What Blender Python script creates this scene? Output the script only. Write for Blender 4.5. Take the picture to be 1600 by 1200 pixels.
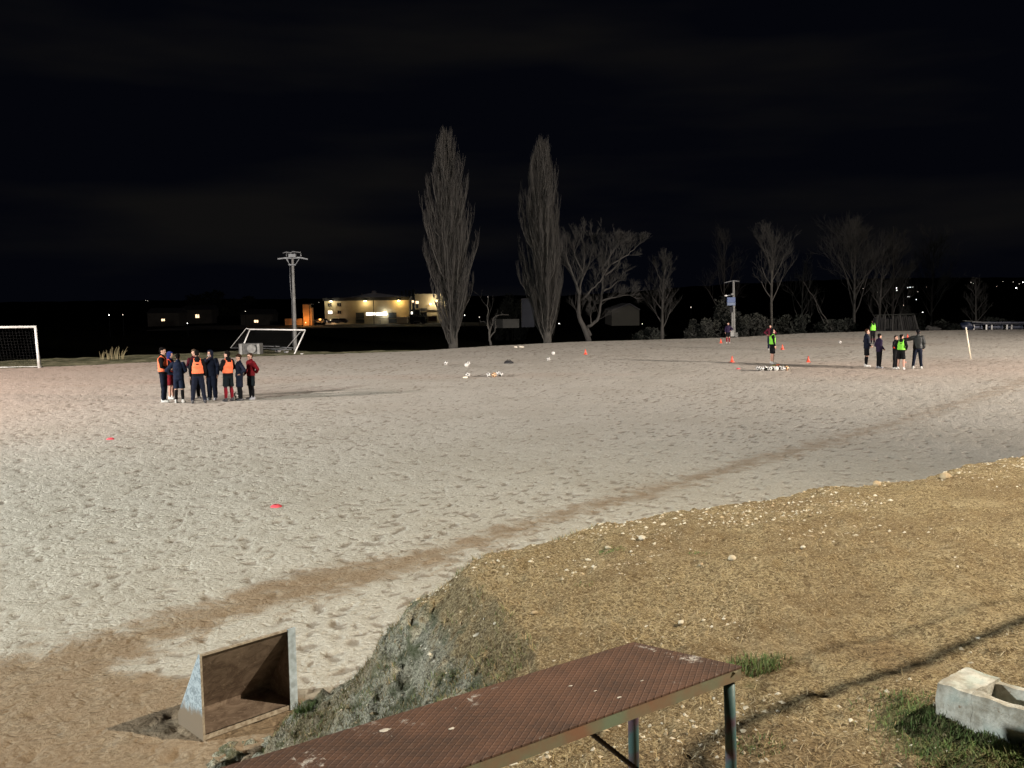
import bpy, math, random
import numpy as np
from mathutils import Vector, Matrix

for o in list(bpy.data.objects): bpy.data.objects.remove(o, do_unlink=True)
S = bpy.context.scene
C = S.collection
R = math.radians
PI = math.pi
rnd = random.Random(7)

# ------------------------------------------------------------------ camera
EYE = 3.35; FPX = 1460.0; PITCH = math.atan(136/FPX); ROLL = R(0.75)
fw = Vector((0, math.cos(PITCH), -math.sin(PITCH)))
r0 = Vector((1, 0, 0)); u0 = Vector((0, math.sin(PITCH), math.cos(PITCH)))
cr = r0*math.cos(ROLL) - u0*math.sin(ROLL)
cu = u0*math.cos(ROLL) + r0*math.sin(ROLL)
CAM = Vector((0, 0, EYE))
cam_d = bpy.data.cameras.new('camera'); cam = bpy.data.objects.new('camera', cam_d); C.objects.link(cam)
cam.matrix_world = Matrix(((cr.x, cu.x, -fw.x, 0), (cr.y, cu.y, -fw.y, 0), (cr.z, cu.z, -fw.z, EYE), (0, 0, 0, 1)))
cam_d.sensor_width = 36; cam_d.lens = 36*FPX/1600; cam_d.clip_start = 0.05; cam_d.clip_end = 6000
S.camera = cam

# ------------------------------------------------------------------ night sky
W = bpy.data.worlds.new("World"); S.world = W; W.use_nodes = True
nt = W.node_tree; nt.nodes.clear()
wo = nt.nodes.new('ShaderNodeOutputWorld'); bg = nt.nodes.new('ShaderNodeBackground')
tc = nt.nodes.new('ShaderNodeTexCoord'); mp = nt.nodes.new('ShaderNodeMapping'); nz = nt.nodes.new('ShaderNodeTexNoise')
mp.inputs['Scale'].default_value = (1.2, 1.2, 7.0); nz.inputs['Scale'].default_value = 1.6; nz.inputs['Detail'].default_value = 4
rp = nt.nodes.new('ShaderNodeValToRGB')
rp.color_ramp.elements[0].position = 0.47; rp.color_ramp.elements[0].color = (0.0012, 0.0015, 0.0030, 1)
rp.color_ramp.elements[1].position = 0.68; rp.color_ramp.elements[1].color = (0.0050, 0.0047, 0.0046, 1)
nt.links.new(tc.outputs['Generated'], mp.inputs['Vector']); nt.links.new(mp.outputs[0], nz.inputs['Vector'])
nt.links.new(nz.outputs['Fac'], rp.inputs[0]); nt.links.new(rp.outputs[0], bg.inputs['Color'])
bg.inputs['Strength'].default_value = 1.0
nt.links.new(bg.outputs[0], wo.inputs['Surface'])

# ------------------------------------------------------------------ floodlights (their towers stand outside the frame)
def spot(name, loc, target, power, col, size, blend, rad):
    l = bpy.data.lights.new(name, 'SPOT'); l.energy = power; l.color = col
    l.spot_size = R(size); l.spot_blend = blend; l.shadow_soft_size = rad
    o = bpy.data.objects.new(name, l); C.objects.link(o); o.location = loc
    d = Vector(target) - Vector(loc); o.rotation_euler = d.to_track_quat('-Z', 'Y').to_euler()
    return o
spot('floodlight_near', (11.0, 3.2, 11.6), (2.5, 5.5, 0), 15500, (1.0, 0.86, 0.66), 105, 0.9, 0.06)
spot('floodlight_side', (-33.0, -3.0, 12.5), (1.5, 35, 0), 98000, (0.96, 1.0, 0.95), 98, 0.9, 0.32)
spot('floodlight_corner', (-52.0, 13.0, 13.5), (-6.0, 54, 0), 190000, (1.0, 0.86, 0.80), 84, 1.0, 0.40)
spot('floodlight_far', (66.0, 9.0, 13.5), (22.0, 46, 0), 540000, (1.0, 0.88, 0.78), 78, 1.0, 0.35)

S.view_settings.view_transform = 'Standard'; S.view_settings.look = 'None'
S.view_settings.exposure = 0; S.view_settings.gamma = 1; S.view_settings.use_curve_mapping = False

# ------------------------------------------------------------------ pixel helpers (photo pixels 1600x1200 -> world)
def ray(px, py):
    return fw + cr*((px-800)/FPX) - cu*((py-600)/FPX)
def P(px, py, z=0.0):
    d = ray(px, py); t = (z-EYE)/d.z; return CAM + d*t
def D(px, py, depth):
    d = ray(px, py); return CAM + d*(depth/d.y)

# ------------------------------------------------------------------ tags
def tag(o, label=None, cat=None, group=None, kind=None):
    if label: o['label'] = label
    if cat: o['category'] = cat
    if group: o['group'] = group
    if kind: o['kind'] = kind
    return o
def empty(name, loc, rz=0.0, sc=1.0):
    o = bpy.data.objects.new(name, None); C.objects.link(o); o.location = loc
    o.rotation_euler = (0, 0, rz); o.scale = (sc, sc, sc); o.empty_display_size = 0.1; return o
def copy_tree(o, parent=None):
    c = o.copy(); C.objects.link(c)
    if parent: c.parent = parent
    for ch in list(o.children): copy_tree(ch, c)
    return c

# ------------------------------------------------------------------ mesh builder
class MB:
    def __init__(s): s.v = []; s.f = []; s.m = []; s.n = 0
    def add(s, v, f, m=0):
        s.v.append(np.asarray(v, float).reshape(-1, 3)); b = s.n
        for q in f: s.f.append(tuple(int(i)+b for i in q)); s.m.append(m)
        s.n += len(s.v[-1]); return s
    def box(s, c, size, rot=None, m=0):
        h = np.array(size)/2.0
        v = np.array([(x, y, z) for x in (-1, 1) for y in (-1, 1) for z in (-1, 1)])*h
        if rot is not None: v = v @ np.array(rot).T
        v = v + np.array(c)
        return s.add(v, [(0, 1, 3, 2), (4, 6, 7, 5), (0, 4, 5, 1), (2, 3, 7, 6), (0, 2, 6, 4), (1, 5, 7, 3)], m)
    def beam(s, a, b, w, h, m=0):
        a = Vector(a); b = Vector(b); x = (b-a); L = x.length; x.normalize()
        up = Vector((0, 0, 1)) if abs(x.z) < 0.95 else Vector((0, 1, 0))
        y = up.cross(x).normalized(); z = x.cross(y)
        rot = Matrix((x, y, z)).transposed()
        return s.box((a+b)/2, (L, w, h), [list(r) for r in rot], m)
    def tube(s, pts, rad, n=6, cap=True, m=0):
        pts = [Vector(p) for p in pts]; k = len(pts)
        if not hasattr(rad, '__len__'): rad = [rad]*k
        d0 = (pts[1]-pts[0]).normalized()
        ref = Vector((0, 0, 1)) if abs(d0.z) < 0.9 else Vector((1, 0, 0))
        V = []; F = []; x = ref.cross(d0).normalized()
        for i, p in enumerate(pts):
            d = (pts[min(i+1, k-1)]-pts[max(i-1, 0)]).normalized()
            x = (x-d*x.dot(d)); x = x.normalized() if x.length > 1e-6 else ref.cross(d).normalized()
            y = d.cross(x)
            for j in range(n):
                a = 2*PI*j/n; q = p + (x*math.cos(a)+y*math.sin(a))*rad[i]; V.append((q.x, q.y, q.z))
        for i in range(k-1):
            for j in range(n):
                F.append((i*n+j, i*n+(j+1) % n, (i+1)*n+(j+1) % n, (i+1)*n+j))
        if cap: F.append(tuple(range(n))[::-1]); F.append(tuple((k-1)*n+j for j in range(n)))
        return s.add(V, F, m)
    def cap(s, a, b, ra, rb, n=12):           # tapered capsule
        a = Vector(a); b = Vector(b); d = (b-a); L = d.length
        if L < 1e-6: return s.ell(a, (ra, ra, ra))
        d.normalize(); pts = []; rr = []
        for t in (1.0, .92, .7, .38): pts.append(a-d*(ra*t)); rr.append(max(ra*math.sqrt(max(0, 1-t*t)), ra*.05))
        pts += [a, b]; rr += [ra, rb]
        for t in (.38, .7, .92, 1.0): pts.append(b+d*(rb*t)); rr.append(max(rb*math.sqrt(max(0, 1-t*t)), rb*.05))
        return s.tube(pts, rr, n)
    def ell(s, c, r, rot=None, nu=14, nv=9, m=0):
        V = [(0, 0, 1)]; F = []
        for i in range(1, nv):
            a = PI*i/nv
            for j in range(nu):
                b = 2*PI*j/nu; V.append((math.sin(a)*math.cos(b), math.sin(a)*math.sin(b), math.cos(a)))
        V.append((0, 0, -1)); V = np.array(V)*np.array(r)
        if rot is not None: V = V @ np.array(rot).T
        V = V + np.array(c)
        for j in range(nu): F.append((0, 1+j, 1+(j+1) % nu))
        for i in range(nv-2):
            for j in range(nu):
                a = 1+i*nu+j; b = 1+i*nu+(j+1) % nu; F.append((a, a+nu, b+nu, b))
        L = len(V)-1; q = 1+(nv-2)*nu
        for j in range(nu): F.append((L, q+(j+1) % nu, q+j))
        return s.add(V, F, m)
    def loft(s, rings, n=20):                  # rings: (cx,cy,cz,rx,ry)
        V = []; F = []
        for (cx, cy, cz, rx, ry) in rings:
            for j in range(n):
                a = 2*PI*j/n; ca, sa = math.cos(a), math.sin(a)
                V.append((cx+rx*math.copysign(abs(ca)**.85, ca), cy+ry*math.copysign(abs(sa)**.85, sa), cz))
        for i in range(len(rings)-1):
            for j in range(n): F.append((i*n+j, i*n+(j+1) % n, (i+1)*n+(j+1) % n, (i+1)*n+j))
        F.append(tuple(range(n))[::-1]); F.append(tuple((len(rings)-1)*n+j for j in range(n)))
        return s.add(V, F)
    def mesh(s, name):
        me = bpy.data.meshes.new(name); V = np.concatenate(s.v)
        me.from_pydata(V.tolist(), [], s.f); return me
    def build(s, name, mat, parent=None, smooth=False, loc=None, bevel=0):
        me = s.mesh(name)
        for mm in (mat if isinstance(mat, (list, tuple)) else [mat]): me.materials.append(mm)
        if isinstance(mat, (list, tuple)): me.polygons.foreach_set('material_index', s.m)
        me.polygons.foreach_set('use_smooth', [smooth]*len(me.polygons)); me.update()
        o = bpy.data.objects.new(name, me); C.objects.link(o)
        if parent: o.parent = parent
        if loc is not None: o.location = loc
        if bevel:
            b = o.modifiers.new('bevel', 'BEVEL'); b.width = bevel; b.segments = 2; b.limit_method = 'ANGLE'
        return o

def grid_mesh(name, V, nr, nc, keep=None, attrs=None, mat=None, smooth=True):
    me = bpy.data.meshes.new(name)
    idx = np.arange(nr*nc).reshape(nr, nc)
    q = np.stack([idx[:-1, :-1], idx[:-1, 1:], idx[1:, 1:], idx[1:, :-1]], -1).reshape(-1, 4)
    if keep is not None: q = q[keep[q].any(axis=1)]
    me.vertices.add(nr*nc); me.vertices.foreach_set('co', V.astype(np.float32).ravel())
    me.loops.add(len(q)*4); me.loops.foreach_set('vertex_index', q.astype(np.int32).ravel())
    me.polygons.add(len(q)); me.polygons.foreach_set('loop_start', np.arange(0, len(q)*4, 4, dtype=np.int32))
    me.update(calc_edges=True)
    me.polygons.foreach_set('use_smooth', np.full(len(q), smooth))
    for k, a in (attrs or {}).items():
        at = me.attributes.new(k, 'FLOAT', 'POINT'); at.data.foreach_set('value', a.astype(np.float32).ravel())
    if mat: me.materials.append(mat)
    me.update(); o = bpy.data.objects.new(name, me); C.objects.link(o); return o

# ------------------------------------------------------------------ numpy noise
def hsh(i, j, k=0):
    n = (i.astype(np.int64)*374761393 + j.astype(np.int64)*668265263 + k*1442695041) & 0xffffffff
    n = ((n ^ (n >> 13))*1274126177) & 0xffffffff
    return ((n ^ (n >> 16)) & 0xffffff)/float(0xffffff)
def vnoise(x, y, k=0):
    i = np.floor(x); j = np.floor(y); fx = x-i; fy = y-j
    fx = fx*fx*(3-2*fx); fy = fy*fy*(3-2*fy)
    a = hsh(i, j, k); b = hsh(i+1, j, k); c = hsh(i, j+1, k); d = hsh(i+1, j+1, k)
    return a+(b-a)*fx+(c-a)*fy+(a-b-c+d)*fx*fy
def fbm(x, y, o=4, k=0):
    s = 0; a = .5
    for q in range(o): s = s+a*vnoise(x, y, k+q*17); x = x*2.03+3.1; y = y*2.03+1.7; a *= .5
    return s
def sdpoly(X, Y, poly, closed=True):
    d = np.full(X.shape, 1e9); ins = np.zeros(X.shape, bool); n = len(poly)
    for i in range(n if closed else n-1):
        ax, ay = poly[i][0], poly[i][1]; bx, by = poly[(i+1) % n][0], poly[(i+1) % n][1]
        ex, ey = bx-ax, by-ay; t = np.clip(((X-ax)*ex+(Y-ay)*ey)/(ex*ex+ey*ey+1e-12), 0, 1)
        d = np.minimum(d, np.hypot(X-ax-t*ex, Y-ay-t*ey))
        c = ((ay > Y) != (by > Y)); xx = ax+(Y-ay)*ex/(ey if abs(ey) > 1e-9 else 1e-9)
        ins ^= (c & (X < xx))
    return np.where(ins, -d, d) if closed else d
def sst(a, b, x): t = np.clip((x-a)/(b-a), 0, 1); return t*t*(3-2*t)

# ------------------------------------------------------------------ materials
def new_mat(name):
    m = bpy.data.materials.new(name); m.use_nodes = True; n = m.node_tree
    return m, n, n.nodes['Principled BSDF']
def mat(name, c1, c2=None, rough=.7, scale=8, bump=0.0, bscale=None, metal=0.0, detail=5, lo=.35, hi=.65, coord='Object', spec=None, emit=0):
    m, n, b = new_mat(name); c2 = c2 or tuple(x*.7 for x in c1)
    t = n.nodes.new('ShaderNodeTexCoord'); z = n.nodes.new('ShaderNodeTexNoise')
    z.inputs['Scale'].default_value = scale; z.inputs['Detail'].default_value = detail
    r = n.nodes.new('ShaderNodeValToRGB'); e = r.color_ramp.elements
    e[0].position = lo; e[1].position = hi; e[0].color = (*c2, 1); e[1].color = (*c1, 1)
    n.links.new(t.outputs[coord], z.inputs['Vector']); n.links.new(z.outputs['Fac'], r.inputs[0])
    n.links.new(r.outputs[0], b.inputs['Base Color']); b.inputs['Roughness'].default_value = rough
    b.inputs['Metallic'].default_value = metal
    if spec is not None: b.inputs['Specular IOR Level'].default_value = spec
    if bump:
        z2 = n.nodes.new('ShaderNodeTexNoise'); z2.inputs['Scale'].default_value = bscale or scale*3; z2.inputs['Detail'].default_value = 6
        bp = n.nodes.new('ShaderNodeBump'); bp.inputs['Strength'].default_value = 1; bp.inputs['Distance'].default_value = bump
        n.links.new(t.outputs[coord], z2.inputs['Vector']); n.links.new(z2.outputs['Fac'], bp.inputs['Height'])
        n.links.new(bp.outputs[0], b.inputs['Normal'])
    return m
def emat(name, col, st):
    m, n, b = new_mat(name)
    b.inputs['Base Color'].default_value = (*col, 1); b.inputs['Emission Color'].default_value = (*col, 1)
    t = n.nodes.new('ShaderNodeTexCoord'); z = n.nodes.new('ShaderNodeTexNoise'); z.inputs['Scale'].default_value = 2.5
    mr = n.nodes.new('ShaderNodeMapRange'); mr.inputs['From Min'].default_value = .3; mr.inputs['From Max'].default_value = .7
    mr.inputs['To Min'].default_value = st*.6; mr.inputs['To Max'].default_value = st*1.2
    n.links.new(t.outputs['Object'], z.inputs['Vector']); n.links.new(z.outputs['Fac'], mr.inputs['Value'])
    n.links.new(mr.outputs[0], b.inputs['Emission Strength']); return m
def N(n, typ, **kw):
    q = n.nodes.new(typ)
    for k, v in kw.items():
        if k in ('operation', 'blend_type', 'data_type', 'feature', 'attribute_name', 'noise_dimensions'): setattr(q, k, v)
        else: q.inputs[k].default_value = v
    return q
def mixc(n, fac, a, b):
    q = n.nodes.new('ShaderNodeMix'); q.data_type = 'RGBA'
    for v, i in ((fac, 0), (a, 6), (b, 7)):
        if isinstance(v, tuple): q.inputs[i].default_value = (*v, 1)
        elif isinstance(v, (int, float)): q.inputs[i].default_value = v
        else: n.links.new(v, q.inputs[i])
    return q.outputs[2]
def math_(n, op, a, b=None, c=None):
    q = n.nodes.new('ShaderNodeMath'); q.operation = op
    for i, v in enumerate((a, b, c)):
        if v is None: continue
        if isinstance(v, (int, float)): q.inputs[i].default_value = v
        else: n.links.new(v, q.inputs[i])
    return q.outputs[0]
def ramp(n, v, lo, hi, a=0.0, b=1.0):
    q = n.nodes.new('ShaderNodeMapRange'); q.interpolation_type = 'SMOOTHSTEP'; n.links.new(v, q.inputs['Value'])
    q.inputs['From Min'].default_value = lo; q.inputs['From Max'].default_value = hi
    q.inputs['To Min'].default_value = a; q.inputs['To Max'].default_value = b; return q.outputs[0]
def noise(n, vec, sc, det=5, rough=.55, dist=0):
    q = N(n, 'ShaderNodeTexNoise', Scale=sc, Detail=det, Roughness=rough, Distortion=dist); n.links.new(vec, q.inputs['Vector']); return q.outputs['Fac']

# pitch: pale trampled sand with brown worn earth
m, n, b = new_mat('pitch_sand'); geo = n.nodes.new('ShaderNodeNewGeometry').outputs['Position']
at = N(n, 'ShaderNodeAttribute', attribute_name='dirt').outputs['Fac']
red = N(n, 'ShaderNodeAttribute', attribute_name='red').outputs['Fac']
big = noise(n, geo, .35, 4); mid = noise(n, geo, 2.6, 5, .6, .8); fine = noise(n, geo, 22, 6, .7, .6)
sand = mixc(n, ramp(n, fine, .35, .7), (.39, .365, .315), (.59, .56, .50))
sand = mixc(n, ramp(n, big, .4, .65, 0, .35), sand, (.38, .345, .285))
sand = mixc(n, math_(n, 'MULTIPLY', red, .75), sand, (.47, .35, .28))  # pinkish tint of the floodlight put into the sand colour
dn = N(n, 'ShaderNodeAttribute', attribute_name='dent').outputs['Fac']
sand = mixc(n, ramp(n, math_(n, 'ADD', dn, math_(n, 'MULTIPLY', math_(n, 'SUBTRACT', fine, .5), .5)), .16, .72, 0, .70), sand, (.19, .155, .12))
earth = mixc(n, ramp(n, fine, .35, .65), (.19, .142, .095), (.36, .285, .20))
earth = mixc(n, ramp(n, mid, .35, .6, 0, .5), earth, (.26, .185, .12))
dm = math_(n, 'ADD', at, math_(n, 'MULTIPLY', math_(n, 'SUBTRACT', mid, .5), 1.5))
dm = math_(n, 'ADD', dm, math_(n, 'MULTIPLY', math_(n, 'SUBTRACT', fine, .5), .8))
dmask = ramp(n, dm, .22, .84)
sy_ = n.nodes.new('ShaderNodeSeparateXYZ'); n.links.new(geo, sy_.inputs[0])
dmask = math_(n, 'MULTIPLY', dmask, ramp(n, sy_.outputs['Y'], 9, 27, 1.0, .50))
n.links.new(mixc(n, dmask, sand, earth), b.inputs['Base Color']); b.inputs['Roughness'].default_value = .95
b.inputs['Specular IOR Level'].default_value = .15
vo = N(n, 'ShaderNodeTexVoronoi', Scale=5.0, feature='SMOOTH_F1'); mpn = N(n, 'ShaderNodeMapping', Scale=(1, .8, 1)); 
wv = n.nodes.new('ShaderNodeVectorMath'); wv.operation = 'ADD'; nvv = N(n, 'ShaderNodeTexNoise', Scale=3.0, Detail=3.0); n.links.new(geo, nvv.inputs['Vector'])
n.links.new(nvv.outputs['Color'], wv.inputs[0]); n.links.new(geo, wv.inputs[1]); n.links.new(wv.outputs[0], vo.inputs['Vector'])
hgt = math_(n, 'ADD', math_(n, 'MULTIPLY', ramp(n, vo.outputs['Distance'], .0, .42), .55), math_(n, 'MULTIPLY', fine, .55))
hgt = math_(n, 'ADD', hgt, math_(n, 'MULTIPLY', noise(n, geo, 9, 4, .6, 1.2), .8))
bp = N(n, 'ShaderNodeBump', Strength=1.0, Distance=.025); n.links.new(hgt, bp.inputs['Height']); n.links.new(bp.outputs[0], b.inputs['Normal'])
M_PITCH = m

# bank: dry straw earth on top, grey-green weedy rock on the face
m, n, b = new_mat('bank_earth'); geo = n.nodes.new('ShaderNodeNewGeometry').outputs['Position']
fa = N(n, 'ShaderNodeAttribute', attribute_name='face').outputs['Fac']
gr = N(n, 'ShaderNodeAttribute', attribute_name='green').outputs['Fac']
sl = N(n, 'ShaderNodeAttribute', attribute_name='soil').outputs['Fac']
big = noise(n, geo, 1.1, 5); mid = noise(n, geo, 7, 5, .6, .5); fine = noise(n, geo, 55, 6, .7, 1.0); vf = noise(n, geo, 95, 5, .75, .5)
top = mixc(n, ramp(n, fine, .38, .60), (.13, .092, .05), (.46, .37, .215))
top = mixc(n, ramp(n, big, .44, .60, 0, .6), top, (.22, .155, .085))
top = mixc(n, ramp(n, noise(n, geo, 2.3, 8, .75, .6), .50, .66, 0, .35), top, (.55, .46, .29))
top = mixc(n, ramp(n, vf, .55, .61, 0, .75), top, (.66, .56, .38))
top = mixc(n, ramp(n, vf, .46, .38, 0, .75), top, (.07, .045, .025))
top = mixc(n, ramp(n, noise(n, geo, 21, 6, .75, 1.0), .52, .60, 0, .6), top, (.10, .065, .035))
sm = math_(n, 'ADD', sl, math_(n, 'MULTIPLY', math_(n, 'SUBTRACT', mid, .5), .9))
top = mixc(n, ramp(n, sm, .40, .85, 0, .65), top, mixc(n, ramp(n, fine, .4, .6), (.08, .052, .03), (.33, .24, .14)))
fc = mixc(n, ramp(n, fine, .37, .58), (.11, .105, .08), (.52, .50, .40))
fc = mixc(n, ramp(n, mid, .46, .60, 0, .7), fc, (.085, .10, .05))
fc = mixc(n, ramp(n, big, .50, .62, 0, .6), fc, top)
fc = mixc(n, ramp(n, vf, .62, .72, 0, .8), fc, (.66, .63, .52))
fm = math_(n, 'ADD', fa, math_(n, 'MULTIPLY', math_(n, 'SUBTRACT', mid, .5), 1.4))
fm = math_(n, 'ADD', fm, math_(n, 'MULTIPLY', math_(n, 'SUBTRACT', big, .5), 1.6))
col = mixc(n, ramp(n, fm, .3, .7), top, fc)
gm = math_(n, 'ADD', gr, math_(n, 'MULTIPLY', math_(n, 'SUBTRACT', mid, .5), .8))
col = mixc(n, ramp(n, gm, .45, .95, 0, .6), col, (.075, .095, .035))
n.links.new(col, b.inputs['Base Color']); b.inputs['Roughness'].default_value = .95; b.inputs['Specular IOR Level'].default_value = .1
hgt = math_(n, 'ADD', math_(n, 'MULTIPLY', mid, .8), math_(n, 'MULTIPLY', fine, .7))
hgt = math_(n, 'ADD', hgt, math_(n, 'MULTIPLY', vf, .35))
bp = N(n, 'ShaderNodeBump', Strength=1.0, Distance=.036); n.links.new(hgt, bp.inputs['Height']); n.links.new(bp.outputs[0], b.inputs['Normal'])
M_BANK = m

# farmland / verge
m, n, b = new_mat('verge_and_field'); geo = n.nodes.new('ShaderNodeNewGeometry').outputs['Position']
vg = N(n, 'ShaderNodeAttribute', attribute_name='verge').outputs['Fac']
f1 = noise(n, geo, 1.2, 6, .65); f2 = noise(n, geo, 8, 5, .7)
vc = mixc(n, ramp(n, f1, .38, .62), (.09, .095, .055), (.21, .20, .13))
dc = mixc(n, ramp(n, f2, .35, .65), (.010, .012, .007), (.022, .022, .014))
vm = math_(n, 'ADD', vg, math_(n, 'MULTIPLY', math_(n, 'SUBTRACT', f1, .5), .7))
n.links.new(mixc(n, ramp(n, vm, .35, .65), dc, vc), b.inputs['Base Color']); b.inputs['Roughness'].default_value = 1
b.inputs['Specular IOR Level'].default_value = .0
bp = N(n, 'ShaderNodeBump', Strength=.8, Distance=.15); n.links.new(f2, bp.inputs['Height']); n.links.new(bp.outputs[0], b.inputs['Normal'])
M_FARM = m

M_BARK = mat('poplar_bark', (0.03456, 0.03168, 0.02592), (0.018, 0.01656, 0.0144), .9, 3, .01)
M_TWIG = mat('bare_twigs', (0.02462, 0.02203, 0.01814), (0.01296, 0.01166, 0.00972), .9, 1.5)
M_BARK2 = mat('pale_bark', (0.02083, 0.01885, 0.01587), (0.01091, 0.00992, 0.008432), .9, 2, .01)
M_TWIG2 = mat('dark_twigs', (0.01302, 0.01178, 0.00961), (0.00744, 0.00682, 0.00558), .9, 1.0)
M_BARKD = mat('dim_bark', (0.025, 0.0225, 0.019), (0.013, 0.012, 0.01), .9, 2)
M_LEAFD = mat('dark_foliage', (0.006, 0.008, 0.004), (0.003, 0.004, 0.002), .9, 1.0)
M_SCRUB = mat('scrub_leaves', (0.01176, 0.0126, 0.00756), (0.0042, 0.00462, 0.00294), .9, 1.0)
M_WHITE = mat('white_painted_metal', (0.624, 0.624, 0.608), (0.48, 0.472, 0.448), .45, 6, .001)
M_CONC = mat('grey_concrete', (0.216, 0.216, 0.204), (0.132, 0.132, 0.126), .9, 5, .004)
M_CONCD = mat('stained_concrete', (0.096, 0.096, 0.09), (0.048, 0.048, 0.045), .9, 4, .004)
M_POLE = mat('pole_concrete', (.13, .13, .125), (.085, .085, .08), .85, 3, .003)
M_STEEL = mat('dull_galvanised', (.10, .104, .107), (.06, .062, .065), .5, 6, .001, metal=.4)
M_DARK = mat('dark_metal', (.02, .02, .022), (.012, .012, .014), .9, 6, spec=.03)
M_NET = mat('net_cord', (0.033, 0.033, 0.033), (0.021, 0.021, 0.021), .9, 3)

# ------------------------------------------------------------------ ground
E_px = [(0, 576), (130, 571), (250, 565), (400, 557), (520, 553), (640, 549), (760, 541), (900, 534), (1030, 530.5), (1150, 527), (1250, 521), (1350, 518), (1480, 516), (1600, 514.5)]
E = [P(x, y, 0) for x, y in E_px]; E = [(p.x, p.y) for p in E]
dx, dy = E[0][0]-E[4][0], E[0][1]-E[4][1]; L = math.hypot(dx, dy)
E = [(E[0][0]+dx/L*90, E[0][1]+dy/L*90)] + E + [(E[-1][0]+90, E[-1][1]+22)]
def edge_r(th):
    out = np.full(th.shape, 80.0); dxs = np.sin(th); dys = np.cos(th)
    for i in range(len(E)-1):
        ax, ay = E[i]; bx, by = E[i+1]; ex, ey = bx-ax, by-ay
        den = dxs*ey-dys*ex; t = (ax*ey-ay*ex)/den
        u = np.where(abs(ex) > abs(ey), (t*dxs-ax)/(ex if abs(ex) > 1e-9 else 1), (t*dys-ay)/(ey if abs(ey) > 1e-9 else 1))
        ok = (u >= -1e-6) & (u <= 1+1e-6) & (t > 0); out = np.where(ok, t, out)
    return out
nc, nr = 950, 620
th = np.linspace(R(-58), R(58), nc); re = edge_r(th)
rows = np.linspace(0, 1, nr)[:, None]; rr = 2.5*(re[None, :]/2.5)**rows
X = rr*np.sin(th)[None, :]; Y = rr*np.cos(th)[None, :]
# footprints: elongated dents in jittered cells
Z = np.zeros_like(X); cell = .34
dens = .45+.55*sst(.25, .6, fbm(X*.16, Y*.16, 3, 5))
Z += (fbm(X*1.4, Y*1.4, 4, 9)-.47)*.05*sst(75, 40, rr)*.8 + (fbm(X*7, Y*7, 3, 31)-.44)*.012
# worn brown earth
up = [(-60, 1045), (0, 1030), (100, 1003), (250, 960), (400, 915), (520, 882), (620, 866), (700, 848), (850, 801), (1000, 764), (1150, 722), (1400, 655), (1600, 590), (1700, 566)]
lo = [(1700, 578), (1600, 603), (1400, 666), (1150, 736), (1000, 779), (850, 820), (700, 876), (600, 904), (500, 934), (400, 962), (320, 985), (230, 1020), (150, 1060), (-60, 1120)]
band = [tuple(P(x, y, 0)[:2]) for x, y in up+lo]
bl = [tuple(P(x, y, 0)[:2]) for x, y in [(-200, 1055), (0, 1040), (170, 1040), (230, 1052), (330, 1062), (480, 1090), (520, 1130), (520, 1300), (-400, 1300)]]
near = [(-2.2, 6.4), (-1.2, 7.6), (-.6, 7.4), (-1.6, 3), (-9, 1), (-9, 6.6), (-4.6, 7.6)]
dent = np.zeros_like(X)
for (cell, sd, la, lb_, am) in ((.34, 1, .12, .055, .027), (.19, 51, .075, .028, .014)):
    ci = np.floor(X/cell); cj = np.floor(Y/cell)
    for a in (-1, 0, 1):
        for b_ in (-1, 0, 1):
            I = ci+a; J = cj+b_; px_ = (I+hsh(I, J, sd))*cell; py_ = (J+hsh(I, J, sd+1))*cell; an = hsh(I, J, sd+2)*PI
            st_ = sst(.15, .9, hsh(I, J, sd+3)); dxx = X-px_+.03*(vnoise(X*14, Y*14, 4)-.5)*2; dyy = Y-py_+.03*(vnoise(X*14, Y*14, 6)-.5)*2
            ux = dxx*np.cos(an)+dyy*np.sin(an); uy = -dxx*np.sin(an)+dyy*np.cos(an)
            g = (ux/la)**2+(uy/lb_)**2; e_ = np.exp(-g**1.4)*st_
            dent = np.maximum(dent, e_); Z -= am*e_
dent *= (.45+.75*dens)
d1 = sdpoly(X, Y, band); d2 = sdpoly(X, Y, bl); d3 = sdpoly(X, Y, near)
fade = .42+.026*rr
dirt = np.maximum(np.maximum(sst(1, -1, d1/fade), sst(1, -1, d2/.18)), sst(1, -1, d3/.25))
patch = sst(.50, .60, fbm(X*2.2, Y*2.2, 3, 77))*sst(-9, -2, -(Y-1.13*X-10)) * .9
patch = patch*sst(2.8, .3, np.abs(Y-(1.05*X+14.6)))*sst(16, 9, rr)
dirt = np.maximum(dirt, patch*.60)
# faint brown scuffs far away
sc = sst(.58, .7, fbm(X*.22, Y*.7, 3, 41))*sst(30, 38, rr)*.35
pink_tint = sst(-6, -22, X+.12*(Y-34))*sst(18, 26, Y)*.9 + sst(32, 40, Y)*sst(50, 42, Y)*sst(8, 14, X)*.55 + sst(.5, .7, fbm(X*.09, Y*.25, 3, 50))*.3*sst(25, 40, Y)  # areas where pinkish light is laid into the sand as a tint
dirt = np.maximum(dirt, sc)
V = np.stack([X, Y, Z], -1)
pitch = grid_mesh('sports_pitch', V.reshape(-1, 3), nr, nc, None, {'dirt': dirt, 'red': np.clip(pink_tint, 0, 1), 'dent': np.clip(dent, 0, 1)}, M_PITCH)
tag(pitch, kind='structure')

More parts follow.
